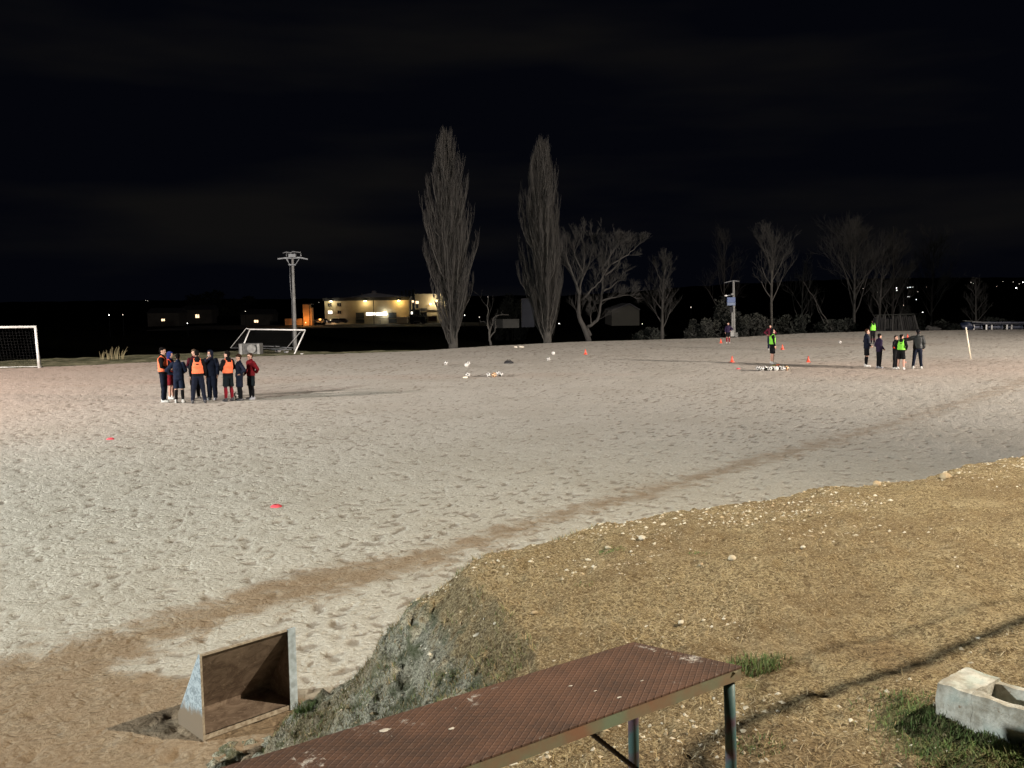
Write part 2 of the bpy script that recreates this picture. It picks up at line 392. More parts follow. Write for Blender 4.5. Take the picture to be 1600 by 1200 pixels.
# farmland beyond the far edge, sinking away
ts = np.concatenate([[0.0], np.geomspace(.25, 2600, 150)]); th2 = np.linspace(R(-58), R(58), 360); re2 = edge_r(th2)
T = ts[:, None]; RR = re2[None, :]+T; X2 = RR*np.sin(th2)[None, :]; Y2 = RR*np.cos(th2)[None, :]
ex = re2*np.sin(th2)
vw = 6.5*sst(-9, -16, ex)+.25 + 1.2*sst(-3, -9, ex)
def land_z(X, Y, T, vw):
    z = -4.0*sst(0, 1, np.clip((T-vw)/55, 0, 1)**.8)
    z = z-.55*sst(0, 1.2, T-vw)
    hill = 25*sst(520, 1700, Y+.25*X)*sst(60, 700, X) + 9*sst(900, 2200, Y)
    return z+hill+(fbm(X*.01, Y*.01, 3, 3)-.47)*sst(200, 900, T)*14
Z2 = land_z(X2, Y2, T, vw[None, :]) + (fbm(X2*.8, Y2*.8, 4, 12)-.47)*.22*sst(0, 1, T)*sst(300, 60, T)
farm = grid_mesh('farmland', np.stack([X2, Y2, Z2], -1).reshape(-1, 3), len(ts), 360, None,
                 {'verge': (sst(.6, -.6, T-vw[None, :])*np.ones_like(X2))*sst(-3, -9, ex)[None, :]}, M_FARM)
tag(farm, kind='structure')
def ground_far(x, y):
    t = math.atan2(x, y); r = math.hypot(x, y); e = float(edge_r(np.array([t]))[0]); exx = e*math.sin(t)
    w = 6.5*float(sst(-9, -16, np.array([exx]))[0])+.25+1.2*float(sst(-3, -9, np.array([exx]))[0])
    if r < e: return 0.0
    return float(land_z(np.array([x]), np.array([y]), np.array([r-e]), np.array([w]))[0])

# bank and terrace in front
crest_px = [(690, 915), (720, 893), (770, 870), (860, 850), (950, 821), (1050, 800), (1130, 791), (1200, 783), (1300, 766), (1450, 748), (1500, 735), (1545, 724), (1600, 715)]
cp = [tuple(P(x, y, 1.60)[:2]) for x, y in crest_px]
terr = [(-9, -6), (-4.5, -.5), (-1.7, 1.9), (-.30, 2.9), (.12, 3.8), (.10, 4.6), (-.12, 5.3)] + cp[1:] + [(8.5, 12.6), (13, 15), (14, 8), (14, -6)]
def bank_z(X, Y, noisef=True):
    d = sdpoly(X, Y, terr)
    wob = (fbm(X*1.3, Y*1.3, 3, 60)-.45)*.5*sst(0, .5, np.abs(d)) if noisef else 0
    d = d+wob*.6
    wid = 1.55+.48*sst(8.2, 6.4, Y)
    z = np.where(d < 0, 1.62+.18*(1-np.exp(np.minimum(d, 0)/1.6)), 1.62*(1-sst(-.35, 1, d/wid))/(1-sst(-.35, 1, 0)*1.0) )
    z = np.where(d > 0, z, z)
    z = np.where(d > wid, -.2*sst(wid, wid+.5, d), z)
    fa = sst(.02, .45, d)
    if noisef:
        gul = (fbm(X*3.4+Y*.5, Y*1.6-X*1.2, 4, 90)-.47)
        z = z+gul*.26*fa*sst(wid+.3, wid-.4, d) + (fbm(X*2.2, Y*2.2, 3, 21)-.45)*.11 + ((fbm(X*11, Y*11, 4, 33)-.47)*(.06+.12*fa)+(fbm(X*5, Y*5, 3, 37)-.44)*.16*fa+(fbm(X*32, Y*32, 2, 39)-.37)*(.022+.03*fa))*sst(wid+.4, wid-.1, d)
    pk_ = P(1520, 1112, 1.8); z = z+.05*np.exp(-(((X-pk_.x)**2+(Y-pk_.y)**2)/.45**2)**2)
    return z, d, fa
nc3, nr3 = 900, 560
th3 = np.linspace(R(-80), R(62), nc3); rr3 = np.geomspace(.7, 45, nr3)[:, None]
X3 = rr3*np.sin(th3)[None, :]; Y3 = rr3*np.cos(th3)[None, :]
Z3, d3_, fa3 = bank_z(X3, Y3)
def lump(px, py, z, rad):
    p = P(px, py, z); return np.exp(-((X3-p.x)**2+(Y3-p.y)**2)/rad**2)
grn = lump(1420, 1100, 1.8, .13)+lump(1520, 1150, 1.8, .20)+lump(1590, 1170, 1.8, .22)+lump(1470, 1135, 1.8, .14)+.7*lump(1175, 1038, 1.8, .09)+.6*lump(1180, 1180, 1.8, .10)
grn += .6*np.clip(fa3, 0, 1)*sst(.5, .62, fbm(X3*1.8, Y3*1.8, 3, 8))
soil = .35*lump(1400, 1000, 1.8, .3)+.4*lump(1500, 1040, 1.8, .4)+.3*lump(1330, 990, 1.8, .22)+.5*lump(1250, 1180, 1.8, .6)+.7*lump(1100, 1180, 1.8, .5)+.35*sst(.5, .65, fbm(X3*1.1, Y3*1.1, 3, 44))
bank = grid_mesh('bank', np.stack([X3, Y3, Z3], -1).reshape(-1, 3), nr3, nc3, (Z3 > -.12).ravel(),
                 {'face': fa3, 'green': np.clip(grn, 0, 1), 'soil': np.clip(soil, 0, 1)}, M_BANK)
tag(bank, kind='structure')
def bz(x, y): return float(bank_z(np.array([x]), np.array([y]))[0][0])

# ------------------------------------------------------------------ stuff on the bank
def scatter_blades(name, pts, hmin, hmax, wid, lean, mats, label, cat, seed):
    rg = np.random.RandomState(seed); nP = len(pts); pts = np.asarray(pts)
    h = rg.uniform(hmin, hmax, nP); az = rg.uniform(0, 2*PI, nP); ln = rg.uniform(lean[0], lean[1], nP); w = wid*rg.uniform(.6, 1.4, nP)
    dx = np.cos(az)*np.sin(ln); dy = np.sin(az)*np.sin(ln); dz = np.cos(ln)
    sx = -np.sin(az)*w; sy = np.cos(az)*w
    b0 = pts+np.stack([sx, sy, 0*sx], 1); b1 = pts-np.stack([sx, sy, 0*sx], 1)
    mid = pts+np.stack([dx*h*.55, dy*h*.55, dz*h*.6], 1); tip = pts+np.stack([dx*h*1.05, dy*h*1.05, dz*h*.9], 1)
    m0 = mid+np.stack([sx, sy, 0*sx], 1)*.7; m1 = mid-np.stack([sx, sy, 0*sx], 1)*.7
    V = np.stack([b0, b1, m1, m0, tip], 1).reshape(-1, 3)
    k = np.arange(nP)*5
    me = bpy.data.meshes.new(name)
    F = [f for i in k for f in ((i, i+1, i+2, i+3), (i+3, i+2, i+4))]
    me.from_pydata(V.tolist(), [], F)
    for mm in mats: me.materials.append(mm)
    mi = rg.randint(0, len(mats), nP); me.polygons.foreach_set('material_index', np.repeat(mi, 2)); me.update()
    o = bpy.data.objects.new(name, me); C.objects.link(o)
    if label: tag(o, label, cat, kind='stuff')
    return o
M_STRAW = [mat('straw_a', (.52, .41, .22), (.36, .27, .14), .9, 30), mat('straw_b', (.38, .28, .15), (.24, .17, .09), .9, 30), mat('straw_c', (.60, .52, .36), (.45, .36, .22), .9, 30)]
M_GRN = [mat('grass_green_a', (.12, .20, .05), (.07, .12, .03), .8, 30), mat('grass_green_b', (.20, .26, .09), (.10, .15, .045), .8, 30), mat('grass_olive', (.17, .16, .07), (.09, .10, .04), .8, 30)]
rg = np.random.RandomState(5)
def samp(nP, x0, x1, y0, y1, cond=None):
    x = rg.uniform(x0, x1, nP); y = rg.uniform(y0, y1, nP)
    z, d, fa = bank_z(x, y); k = z > .05
    if cond is not None: k &= cond(x, y, z, d, fa)
    return np.stack([x[k], y[k], z[k]-.003], 1)
pn = samp(110000, -.6, 4.2, 1.6, 6.2, lambda x, y, z, d, fa: (d < .1) & (rg.uniform(0, 1, len(x)) < np.clip(.18+1.5*(fbm(x*1.7, y*1.7, 3, 71)-.42), .04, 1)*np.clip(5.5/(y+1.2), .2, 1)))
scatter_blades('dry_grass', pn, .015, .06, .0013, (.9, 1.5), M_STRAW, 'dry straw coloured grass litter strewn over the terrace behind the bench', 'grass', 3)
pf = samp(90000, -2.3, .6, 3.6, 8.0, lambda x, y, z, d, fa: (d > .0) & (rg.uniform(0, 1, len(x)) < sst(.40, .56, fbm(x*3.3, y*3.3, 3, 15))))
scatter_blades('bank_weeds', pf, .015, .065, .0016, (.3, 1.3), [M_GRN[2], M_GRN[2], M_STRAW[1], M_STRAW[0], M_GRN[1]], 'grey green weeds clinging to the steep face of the bank', 'weeds', 4)
def inpatch(lst):
    def f(x, y, z, d, fa):
        k = np.zeros(x.shape)
        for (px, py, r) in lst: p = P(px, py, 1.8); k = np.maximum(k, np.exp(-((x-p.x)**2+(y-p.y)**2)/r**2))
        return rg.uniform(0, 1, x.shape) < k
    return f
pg = samp(70000, 1.0, 2.6, 2.6, 4.0, inpatch([(1425, 1098, .10), (1440, 1112, .12), (1510, 1140, .16), (1560, 1160, .16), (1600, 1180, .18), (1480, 1150, .12)]))
scatter_blades('green_grass', pg, .012, .042, .0018, (.2, 1.3), M_GRN, 'short green grass growing around the pale concrete block', 'grass', 6)

def chips(name, pts, smin, smax, mats, label, cat, seed, flat=.6):
    rg2 = np.random.RandomState(seed); nP = len(pts)
    base = np.array([(1, 0, 0), (-1, 0, 0), (0, 1, 0), (0, -1, 0), (0, 0, 1), (0, 0, -1)], float)
    F0 = [(0, 2, 4), (2, 1, 4), (1, 3, 4), (3, 0, 4), (2, 0, 5), (1, 2, 5), (3, 1, 5), (0, 3, 5)]
    s = smin*(smax/smin)**(rg2.uniform(0, 1, nP)**2.6)
    V = base[None]*(1+rg2.uniform(-.35, .35, (nP, 6, 3)))*s[:, None, None]*np.stack([rg2.uniform(.7, 1.3, nP), rg2.uniform(.6, 1, nP), np.full(nP, flat)], 1)[:, None]
    a = rg2.uniform(0, PI, nP); ca, sa = np.cos(a)[:, None], np.sin(a)[:, None]
    V = np.stack([V[..., 0]*ca-V[..., 1]*sa, V[..., 0]*sa+V[..., 1]*ca, V[..., 2]], -1)+np.asarray(pts)[:, None]
    F = (np.array(F0)[None]+(np.arange(nP)*6)[:, None, None]).reshape(-1, 3)
    me = bpy.data.meshes.new(name); me.from_pydata(V.reshape(-1, 3).tolist(), [], F.tolist())
    for mm in mats: me.materials.append(mm)
    me.polygons.foreach_set('material_index', np.repeat(rg2.randint(0, len(mats), nP), 8)); me.update()
    o = bpy.data.objects.new(name, me); C.objects.link(o); tag(o, label, cat, kind='stuff'); return o
M_ST = [mat('limestone', (.62, .56, .44), (.42, .36, .26), .9, 20), mat('tan_stone', (.48, .38, .24), (.32, .24, .15), .9, 20), mat('pale_chip', (.70, .66, .56), (.52, .46, .36), .9, 20)]
pc = samp(130000, -1.9, 7.8, 2.2, 13, lambda x, y, z, d, fa: rg.uniform(0, 1, len(x)) < np.where(np.abs(d+.3) < .7, .9, .42)*sst(.36, .55, fbm(x*.9, y*.9, 3, 99)+.12*(np.abs(d+.3) < .7)))
chips('gravel', pc, .004, .020, M_ST, 'pale gravel chips scattered over the dry terrace and bank', 'gravel', 9)

# ------------------------------------------------------------------ single stones
def stone(px, py, wpx, label, pale=0):
    p = P(px, py, 1.75)
    for _ in range(3): p = P(px, py, bz(p.x, p.y)+.01)
    w = wpx/FPX*p.y*.55; rg2 = np.random.RandomState(int(px))
    mb = MB(); mb.ell((0, 0, 0), (w, w*.7, w*.5), nu=12, nv=8); v = mb.v[0]
    v *= 1+.35*(np.array([vnoise(np.array([q[0]/w*1.7+px]), np.array([q[1]/w*1.7+q[2]/w*1.3]))[0] for q in v])[:, None]-.5)
    o = mb.build('stone', M_ST[pale], None, False, (p.x, p.y, p.z+w*.12)); o.rotation_euler = (0, 0, rg2.uniform(0, 3))
    tag(o, label, 'stone', 'larger stones lying on the terrace')
stone(1144, 873, 16, 'rounded tan stone on the terrace right of centre, beyond the bench end')
stone(1064, 973, 12, 'small flat pale stone just beyond the far corner of the bench', 2)
stone(752, 996, 26, 'long flat white stone at the top of the weedy bank face', 2)
stone(716, 1000, 9, 'small round white stone beside the long flat white stone', 2)
stone(1255, 855, 9, 'small white stone on the terrace right of the rounded tan stone', 2)
stone(1370, 757, 17, 'grey stone on the far crest of the terrace at the right', 1)
stone(1478, 746, 22, 'broad earthy stone on the crest notch near the right edge', 1)
stone(950, 856, 10, 'little pale stone beside the green weed near the crest', 0)
stone(1003, 841, 14, 'whitish stone in the gravel patch at the crest', 2)
stone(1096, 882, 8, 'tiny ochre stone left of the rounded tan stone', 1)
stone(835, 958, 10, 'ochre stone on the terrace above the weedy bank face', 1)

def tuft(px, py, nb, rad, h, mats, label, name='grass_tuft'):
    p = P(px, py, 1.78)
    for _ in range(3): p = P(px, py, bz(p.x, p.y))
    rg2 = np.random.RandomState(int(px*3)); a = rg2.uniform(0, 2*PI, nb); r = rad*np.sqrt(rg2.uniform(0, 1, nb))
    x = r*np.cos(a)*1.4; y = r*np.sin(a)
    z = bank_z(p.x+x, p.y+y)[0]-p.z-.012
    o = scatter_blades(name, np.stack([x, y, z], 1), h*.4, h, .0022, (.0, .9), mats, None, None, int(px))
    o.location = p; tag(o, label, 'grass tuft', 'green tufts on the terrace')
tuft(1178, 1046, 420, .085, .085, M_GRN, 'bushy green grass tuft just behind the right end of the bench')
tuft(1215, 1034, 130, .05, .05, M_GRN[1:], 'thin straggling tuft right of the bushy grass tuft')
tuft(958, 860, 130, .07, .045, M_GRN[:2], 'low green weed near the far crest left of centre')
tuft(1090, 864, 60, .05, .04, M_GRN[:2], 'sparse green sprig left of the rounded tan stone')
tuft(912, 913, 60, .05, .035, M_GRN, 'tiny green sprig in the middle of the terrace')
tuft(566, 1023, 120, .05, .12, M_GRN, 'spiky weed on the ridge of the bank face')
tuft(1180, 1165, 200, .08, .04, M_GRN, 'sparse green patch beside the right leg of the bench')
tuft(474, 1112, 200, .05, .10, M_GRN, 'bright green weed at the foot of the bank beside the wooden goal')

# ------------------------------------------------------------------ bench
M_RUST, n, b = new_mat('rusty_tread_plate'); t = n.nodes.new('ShaderNodeTexCoord').outputs['Object']
sx = n.nodes.new('ShaderNodeSeparateXYZ'); n.links.new(t, sx.inputs[0])
u = math_(n, 'MULTIPLY', sx.outputs['X'], 1/.030); v = math_(n, 'MULTIPLY', sx.outputs['Y'], 1/.022)
def ridge(w):
    f = math_(n, 'ABSOLUTE', math_(n, 'SUBTRACT', math_(n, 'FRACT', w), .5)); return ramp(n, f, .34, .46)
rdg = math_(n, 'MAXIMUM', ridge(math_(n, 'ADD', u, v)), ridge(math_(n, 'SUBTRACT', u, v)))
n1 = noise(n, t, 3.2, 6, .65); n2 = noise(n, t, 34, 5, .7); n3 = noise(n, t, 11, 6, .75, .4)
c = mixc(n, ramp(n, n1, .35, .65), (.075, .048, .039), (.15, .083, .060))
c = mixc(n, math_(n, 'MULTIPLY', ramp(n, n2, .35, .7), .4), c, (.17, .085, .05))
c = mixc(n, math_(n, 'MULTIPLY', rdg, .16), c, (.045, .025, .02))
zone = noise(n, t, 2.1, 2, .5)
wm = math_(n, 'MULTIPLY', ramp(n, n3, .55, .61), ramp(n, zone, .48, .56))
wm = math_(n, 'MULTIPLY', wm, ramp(n, n2, .44, .56))
c = mixc(n, math_(n, 'MULTIPLY', wm, .8), c, (.55, .53, .50))
n.links.new(c, b.inputs['Base Color']); b.inputs['Roughness'].default_value = .62; b.inputs['Metallic'].default_value = .15
bp = N(n, 'ShaderNodeBump', Strength=.8, Distance=.0022); n.links.new(math_(n, 'ADD', rdg, math_(n, 'MULTIPLY', n2, .5)), bp.inputs['Height']); n.links.new(bp.outputs[0], b.inputs['Normal'])
M_RAIL = mat('green_rusty_rail', (.17, .22, .15), (.24, .13, .08), .6, 7, .001, detail=6)
M_LEG = mat('teal_painted_tube', (.055, .12, .125), (.09, .06, .085), .5, 14, .001, detail=6, lo=.36, hi=.5)
M_REB = mat('dark_rebar', (.055, .04, .03), (.03, .022, .018), .7, 30, .001)
M_DROP = mat('bird_dropping', (.62, .58, .52), (.40, .37, .33), .9, 60)
SEAT = 2.25
A = P(990, 1003, SEAT); B = P(1160, 1041, SEAT); Fr = P(715, 1200, SEAT)
ax = (B-Fr).normalized(); ang = math.atan2(ax.y, ax.x)
wid_ = abs((A-B).dot(Vector((-ax.y, ax.x, 0))))
Lb = 2.5
bench = empty('bench', (B.x, B.y, SEAT-.47), ang)
tag(bench, 'low bench with rusty diamond plate seat, teal tube legs and flaking green side rail', 'bench')
# local frame: x along (0 at right end, negative towards left), y across (0 front .. wid back), z from ground
sk = (A-B).dot(ax)            # the far corner lies slightly back along the seat
H_ = .47; th_ = .005
mb = MB()
nx = 60
top = [(-Lb, 0), (0, 0), (sk, wid_), (-Lb+sk, wid_)]
V = [(x, y, H_) for x, y in top]+[(x, y, H_-th_) for x, y in top]
mb.add(V, [(0, 1, 2, 3), (7, 6, 5, 4), (0, 4, 5, 1), (1, 5, 6, 2), (2, 6, 7, 3), (3, 7, 4, 0)])
mb.build('seat', M_RUST, bench)
def lrail(a, b_, name='side_rail'):
    mb = MB(); a = Vector(a); b_ = Vector(b_); d = (b_-a).normalized(); s_ = Vector((-d.y, d.x, 0))
    mb.beam(a+Vector((0, 0, -.019)), b_+Vector((0, 0, -.019)), .004, .038); mb.beam(a+s_*.020+Vector((0, 0, -.0025)), b_+s_*.020+Vector((0, 0, -.0025)), .034, .004)
    return mb.build(name, M_RAIL, bench)
zt = H_-th_-.001
lrail((-Lb, .003, zt+.004), (-.004, .003, zt+.004)); lrail((sk-.006, wid_-.003, zt), (-Lb+sk, wid_-.003, zt))
lrail((-.004, .006, zt-.001), (sk-.004, wid_-.006, zt-.001), 'end_rail')
for (x, y, dx_, dy_) in ((-.030, .024, .012, -.006), (sk-.035, wid_-.03, .02, .01), (-Lb+.2, .028, -.03, -.01), (-Lb+.2+sk, wid_-.03, -.03, .01)):
    wpt = bench.location
    ca, sa = math.cos(ang), math.sin(ang); gx = wpt.x+ca*x-sa*y; gy = wpt.y+sa*x+ca*y
    zg = bz(gx, gy)-wpt.z-.03
    mb = MB(); mb.tube([(x, y, zt-.045), (x+dx_*.5, y+dy_*.5, zt*.5), (x+dx_, y+dy_, zg)], .017, 14); mb.build('leg', M_LEG, bench, True)
mb = MB(); pts = []; rad = []
a_ = Vector((sk-.42, wid_-.05, zt-.03)); b_ = Vector((-.06+sk*.5, wid_*.35, .02))
for i in range(90):
    pts.append(a_.lerp(b_, i/89)); rad.append(.0085 if i % 2 else .0068)
mb.tube(pts, rad, 8); mb.build('brace_bar', M_REB, bench, True)
for i, (px, py, w_, r_) in enumerate([(602, 1141, 19, .55), (705, 1139, 11, .6), (712, 1107, 2.2, 1), (612, 1151, 2, 1), (1023, 1018, 7, .3), (892, 1072, 7, .5), (930, 1080, 6, .4), (968, 1090, 9, .4), (1003, 1064, 6, .4)]):
    p = P(px, py, SEAT); q = bench.matrix_world
    ca, sa = math.cos(-ang), math.sin(-ang); rx, ry = p.x-B.x, p.y-B.y
    lx, ly = ca*rx-sa*ry, sa*rx+ca*ry; w_ = w_/FPX*p.y*.55; mb = MB(); k = 22; V = [(lx, ly, H_+.0022)]
    for j in range(k):
        a = 2*PI*j/k; q_ = w_*(.65+.6*vnoise(np.array([j*.9+i*7]), np.array([i*3.3]))[0]); V.append((lx+q_*math.cos(a)*1.0, ly+q_*math.sin(a)*r_, H_+.0012))
    mb.add(V, [(0, 1+j, 1+(j+1) % k) for j in range(k)]); mb.build('paint_splash', M_DROP, bench)

# ------------------------------------------------------------------ concrete block
M_BLOCK, n, b = new_mat('weathered_block'); t = n.nodes.new('ShaderNodeTexCoord').outputs['Object']
c = mixc(n, ramp(n, noise(n, t, 9, 6, .7), .35, .62), (.32, .30, .25), (.62, .62, .57)); c = mixc(n, ramp(n, noise(n, t, 26, 5, .7), .60, .70), c, (.22, .15, .09))
c = mixc(n, math_(n, 'MULTIPLY', ramp(n, noise(n, t, 5, 3), .5, .6), .4), c, (.30, .42, .40))
n.links.new(c, b.inputs['Base Color']); b.inputs['Roughness'].default_value = .95
bp = N(n, 'ShaderNodeBump', Strength=1, Distance=.006); n.links.new(noise(n, t, 60, 6, .7), bp.inputs['Height']); n.links.new(bp.outputs[0], b.inputs['Normal'])
zt_ = 1.925
fl = P(1465, 1066, zt_); fr_ = P(1600, 1110, zt_); bk = P(1507, 1042, zt_)
ux = (fr_-fl); ux.z = 0; ux.normalize(); uy = Vector((-ux.y, ux.x, 0)); wb = abs((bk-fl).dot(uy))
blk = empty('concrete_block', (fl.x, fl.y, zt_-.17), math.atan2(ux.y, ux.x))
tag(blk, 'pale weathered hollow concrete block half sunk in green grass at the right edge', 'concrete block')
Lk = .50; wb = max(.17, min(wb, .24)); hk = .17; wl = .032
def rough_box(mb, x0, x1, y0, y1, z0, z1, st=.012):
    # subdivided box with wobbly faces
    nxx, ny, nz_ = max(2, int((x1-x0)/st)), max(2, int((y1-y0)/st)), max(2, int((z1-z0)/st))
    def face(o, a, b_, na, nb):
        V = [tuple(o[k]+a[k]*i/na+b_[k]*j/nb for k in range(3)) for i in range(na+1) for j in range(nb+1)]
        F = [(i*(nb+1)+j, (i+1)*(nb+1)+j, (i+1)*(nb+1)+j+1, i*(nb+1)+j+1) for i in range(na) for j in range(nb)]
        mb.add(V, F)
    X_, Y_, Z_ = x1-x0, y1-y0, z1-z0
    face((x0, y0, z1), (X_, 0, 0), (0, Y_, 0), nxx, ny); face((x0, y0, z0), (0, Y_, 0), (X_, 0, 0), ny, nxx)
    face((x0, y0, z0), (X_, 0, 0), (0, 0, Z_), nxx, nz_); face((x0, y1, z0), (0, 0, Z_), (X_, 0, 0), nz_, nxx)
    face((x0, y0, z0), (0, 0, Z_), (0, Y_, 0), nz_, ny); face((x1, y0, z0), (0, Y_, 0), (0, 0, Z_), ny, nz_)
def wobble(mb, amp, f=30):
    for v in mb.v:
        for k in range(3):
            v[:, k] += (vnoise(v[:, 0]*f+v[:, 2]*f*.7+k*11, v[:, 1]*f-v[:, 2]*f*.6)-.5)*amp
mb = MB(); rough_box(mb, 0, .125, 0, wb, 0, hk); wobble(mb, .010); mb.build('solid_end', M_BLOCK, blk, True)
mb = MB(); rough_box(mb, .126, Lk, 0.0, wl, 0, hk); wobble(mb, .010); mb.build('side_wall', M_BLOCK, blk, True)
mb = MB(); rough_box(mb, .126, Lk, wb-wl, wb, 0, hk-.012); wobble(mb, .012); mb.build('side_wall', M_BLOCK, blk, True)
mb = MB(); rough_box(mb, .290, .325, wl+.001, wb-wl-.001, 0, hk-.004); wobble(mb, .010); mb.build('cross_web', M_BLOCK, blk, True)
mb = MB(); rough_box(mb, Lk-.035, Lk, wl+.001, wb-wl-.001, 0, hk-.004); wobble(mb, .010); mb.build('cross_web', M_BLOCK, blk, True)

# ------------------------------------------------------------------ small wooden goal box
M_PLYI, n, b = new_mat('brown_plywood'); t = n.nodes.new('ShaderNodeTexCoord').outputs['Object']
mpn = N(n, 'ShaderNodeMapping', Scale=(1, 1, 1)); n.links.new(t, mpn.inputs[0])
c = mixc(n, ramp(n, noise(n, t, 5, 6, .7, 1.5), .35, .65), (.115, .078, .055), (.24, .18, .135)); c = mixc(n, ramp(n, noise(n, t, 17, 5, .7, 2.), .56, .68, 0, .6), c, (.36, .29, .22))
n.links.new(c, b.inputs['Base Color']); b.inputs['Roughness'].default_value = .8
bp = N(n, 'ShaderNodeBump', Strength=.8, Distance=.003); n.links.new(noise(n, t, 40, 5, .7, 1), bp.inputs['Height']); n.links.new(bp.outputs[0], b.inputs['Normal'])
M_PLYO, n, b = new_mat('peeling_blue_white_paint'); t = n.nodes.new('ShaderNodeTexCoord').outputs['Object']
sx = n.nodes.new('ShaderNodeSeparateXYZ'); n.links.new(t, sx.inputs[0])
c = mixc(n, ramp(n, noise(n, t, 22, 6, .7, 1.2), .42, .56), (.17, .21, .235), (.34, .40, .44))
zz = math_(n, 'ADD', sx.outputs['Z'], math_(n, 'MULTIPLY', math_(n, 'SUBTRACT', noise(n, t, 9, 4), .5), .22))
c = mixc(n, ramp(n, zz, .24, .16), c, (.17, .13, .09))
n.links.new(c, b.inputs['Base Color']); b.inputs['Roughness'].default_value = .75
M_EDGE = mat('worn_board_edge', (.45, .40, .32), (.25, .20, .15), .9, 30)
GL = P(318, 1160, 0); GR = P(464, 1107, 0); GB = P(283, 1131, 0)
gx_ = (GR-GL); Wg = gx_.length; gx_.normalize(); gy_ = Vector((-gx_.y, gx_.x, 0)); Dg = (GB-GL).dot(gy_); Hg = .68
box = empty('wooden_goal', (GL.x, GL.y, 0.01), math.atan2(gx_.y, gx_.x))
tag(box, 'small open wooden practice goal box with brown inside and peeling pale blue sides', 'goal box')
tk = .018; lip = .08          # the back slopes from the top front down to the foot
def side(x):
    mb = MB(); prof = [(0, 0), (Dg, 0), (Dg, lip), (.02, Hg), (0, Hg)]
    V = [(x, a, c_) for a, c_ in prof]+[(x+tk, a, c_) for a, c_ in prof]; k = 5
    mb.add(V, [tuple(range(k)), tuple(range(2*k-1, k-1, -1))]+[(i+k, (i+1) % k+k, (i+1) % k, i) for i in range(k)]); return mb
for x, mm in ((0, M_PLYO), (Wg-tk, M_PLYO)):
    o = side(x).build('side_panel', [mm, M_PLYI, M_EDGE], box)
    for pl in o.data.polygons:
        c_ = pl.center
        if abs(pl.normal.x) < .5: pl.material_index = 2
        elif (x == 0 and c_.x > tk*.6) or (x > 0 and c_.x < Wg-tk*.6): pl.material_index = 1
# front strip of a side panel, colour lightened to stand in for cool light
mb = MB(); mb.box((Wg-tk-.012, -.006, Hg/2), (.070, .010, Hg)); mb.build('front_strip', mat('lightened_blue_strip', (.50, .60, .68), (.30, .36, .40), .8, 20), box)
s0 = Vector((tk+.001, .022, Hg-.004)); s1 = Vector((tk+.001, Dg-.002, lip))
mb = MB(); nrm = Vector((0, Hg-lip, Dg-.02)).normalized()*tk; x1_ = Wg-tk-.001
V = [(s0.x, s0.y, s0.z), (x1_, s0.y, s0.z), (x1_, s1.y, s1.z), (s0.x, s1.y, s1.z)]; V += [(a, b_-nrm.y, c_-nrm.z) for a, b_, c_ in V]
mb.add(V, [(0, 1, 2, 3), (7, 6, 5, 4), (0, 4, 5, 1), (1, 5, 6, 2), (2, 6, 7, 3), (3, 7, 4, 0)]); mb.build('back_panel', M_PLYI, box)
mb = MB(); mb.box((Wg/2, Dg/2-.008, .03), (Wg-2*tk-.004, Dg-.03, .018)); mb.build('floor_panel', M_PLYI, box)
mb = MB(); mb.box((Wg/2, .012, .020), (Wg-2*tk-.004, .018, .038)); mb.build('front_sill', M_EDGE, box)
mb = MB(); mb.box((Wg/2, .004, Hg-.010), (Wg-2*tk-.004, .018, .016)); mb.build('top_edge', M_EDGE, box)

MB().box((Wg/2, Dg-.012, .055), (Wg-2*tk-.004, .014, .10)).build('kick_board', M_PLYI, box)
# ------------------------------------------------------------------ full-size goal, left
def netting(mb, a, b_, c_, d_, step=.14, th=.006):
    # quad a-b-c-d filled with crossing cords
    a, b_, c_, d_ = map(Vector, (a, b_, c_, d_)); nu = max(2, int((b_-a).length/step)); nv = max(2, int((d_-a).length/step))
    for i in range(nu+1): mb.tube([a.lerp(b_, i/nu), a.lerp(b_, i/nu).lerp(d_.lerp(c_, i/nu), .5), d_.lerp(c_, i/nu)], th/2, 3, False)
    for j in range(nv+1): mb.tube([a.lerp(d_, j/nv), b_.lerp(c_, j/nv)], th/2, 3, False)
pb = P(61, 575, 0); Dp = pb.y; tp = D(55, 510.5, Dp); lft = P(-300, 590, 0); hg = tp.z
gd = Vector((-1, -.10, 0)).normalized(); Lg = 7.3
goal = empty('football_goal', pb); tag(goal, 'white framed full size goal standing upright at the left edge of the pitch', 'football goal')
MB().tube([(0, 0, -.05), (tp.x-pb.x, 0, hg)], .06, 12).build('post', M_WHITE, goal, True)
MB().tube([(gd.x*Lg, gd.y*Lg, -.05), (gd.x*Lg+tp.x-pb.x, gd.y*Lg, hg)], .06, 12).build('post', M_WHITE, goal, True)
t0 = Vector((tp.x-pb.x, 0, hg)); MB().tube([t0+Vector((.05, 0, 0)), t0+gd*Lg], .06, 12).build('crossbar', M_WHITE, goal, True)
bd = Vector((-.40, 1.05, 0))
MB().tube([bd, bd+gd*Lg], .035, 8).build('ground_bar', M_WHITE, goal, True)
MB().tube([(0, 0, .03), bd], .035, 8).build('side_bar', M_WHITE, goal, True)
MB().tube([gd*Lg, bd+gd*Lg], .035, 8).build('side_bar', M_WHITE, goal, True)
for k in (0, Lg):
    q = gd*k; MB().tube([q+t0+Vector((-.05, .02, -.25)), q+Vector((-.30, .55, hg*.72)), q+Vector((-.42, .9, hg*.35)), q+bd], .018, 6).build('net_stanchion', M_STEEL, goal, True)
mb = MB(); u_ = t0+Vector((-.2, .35, -.15))
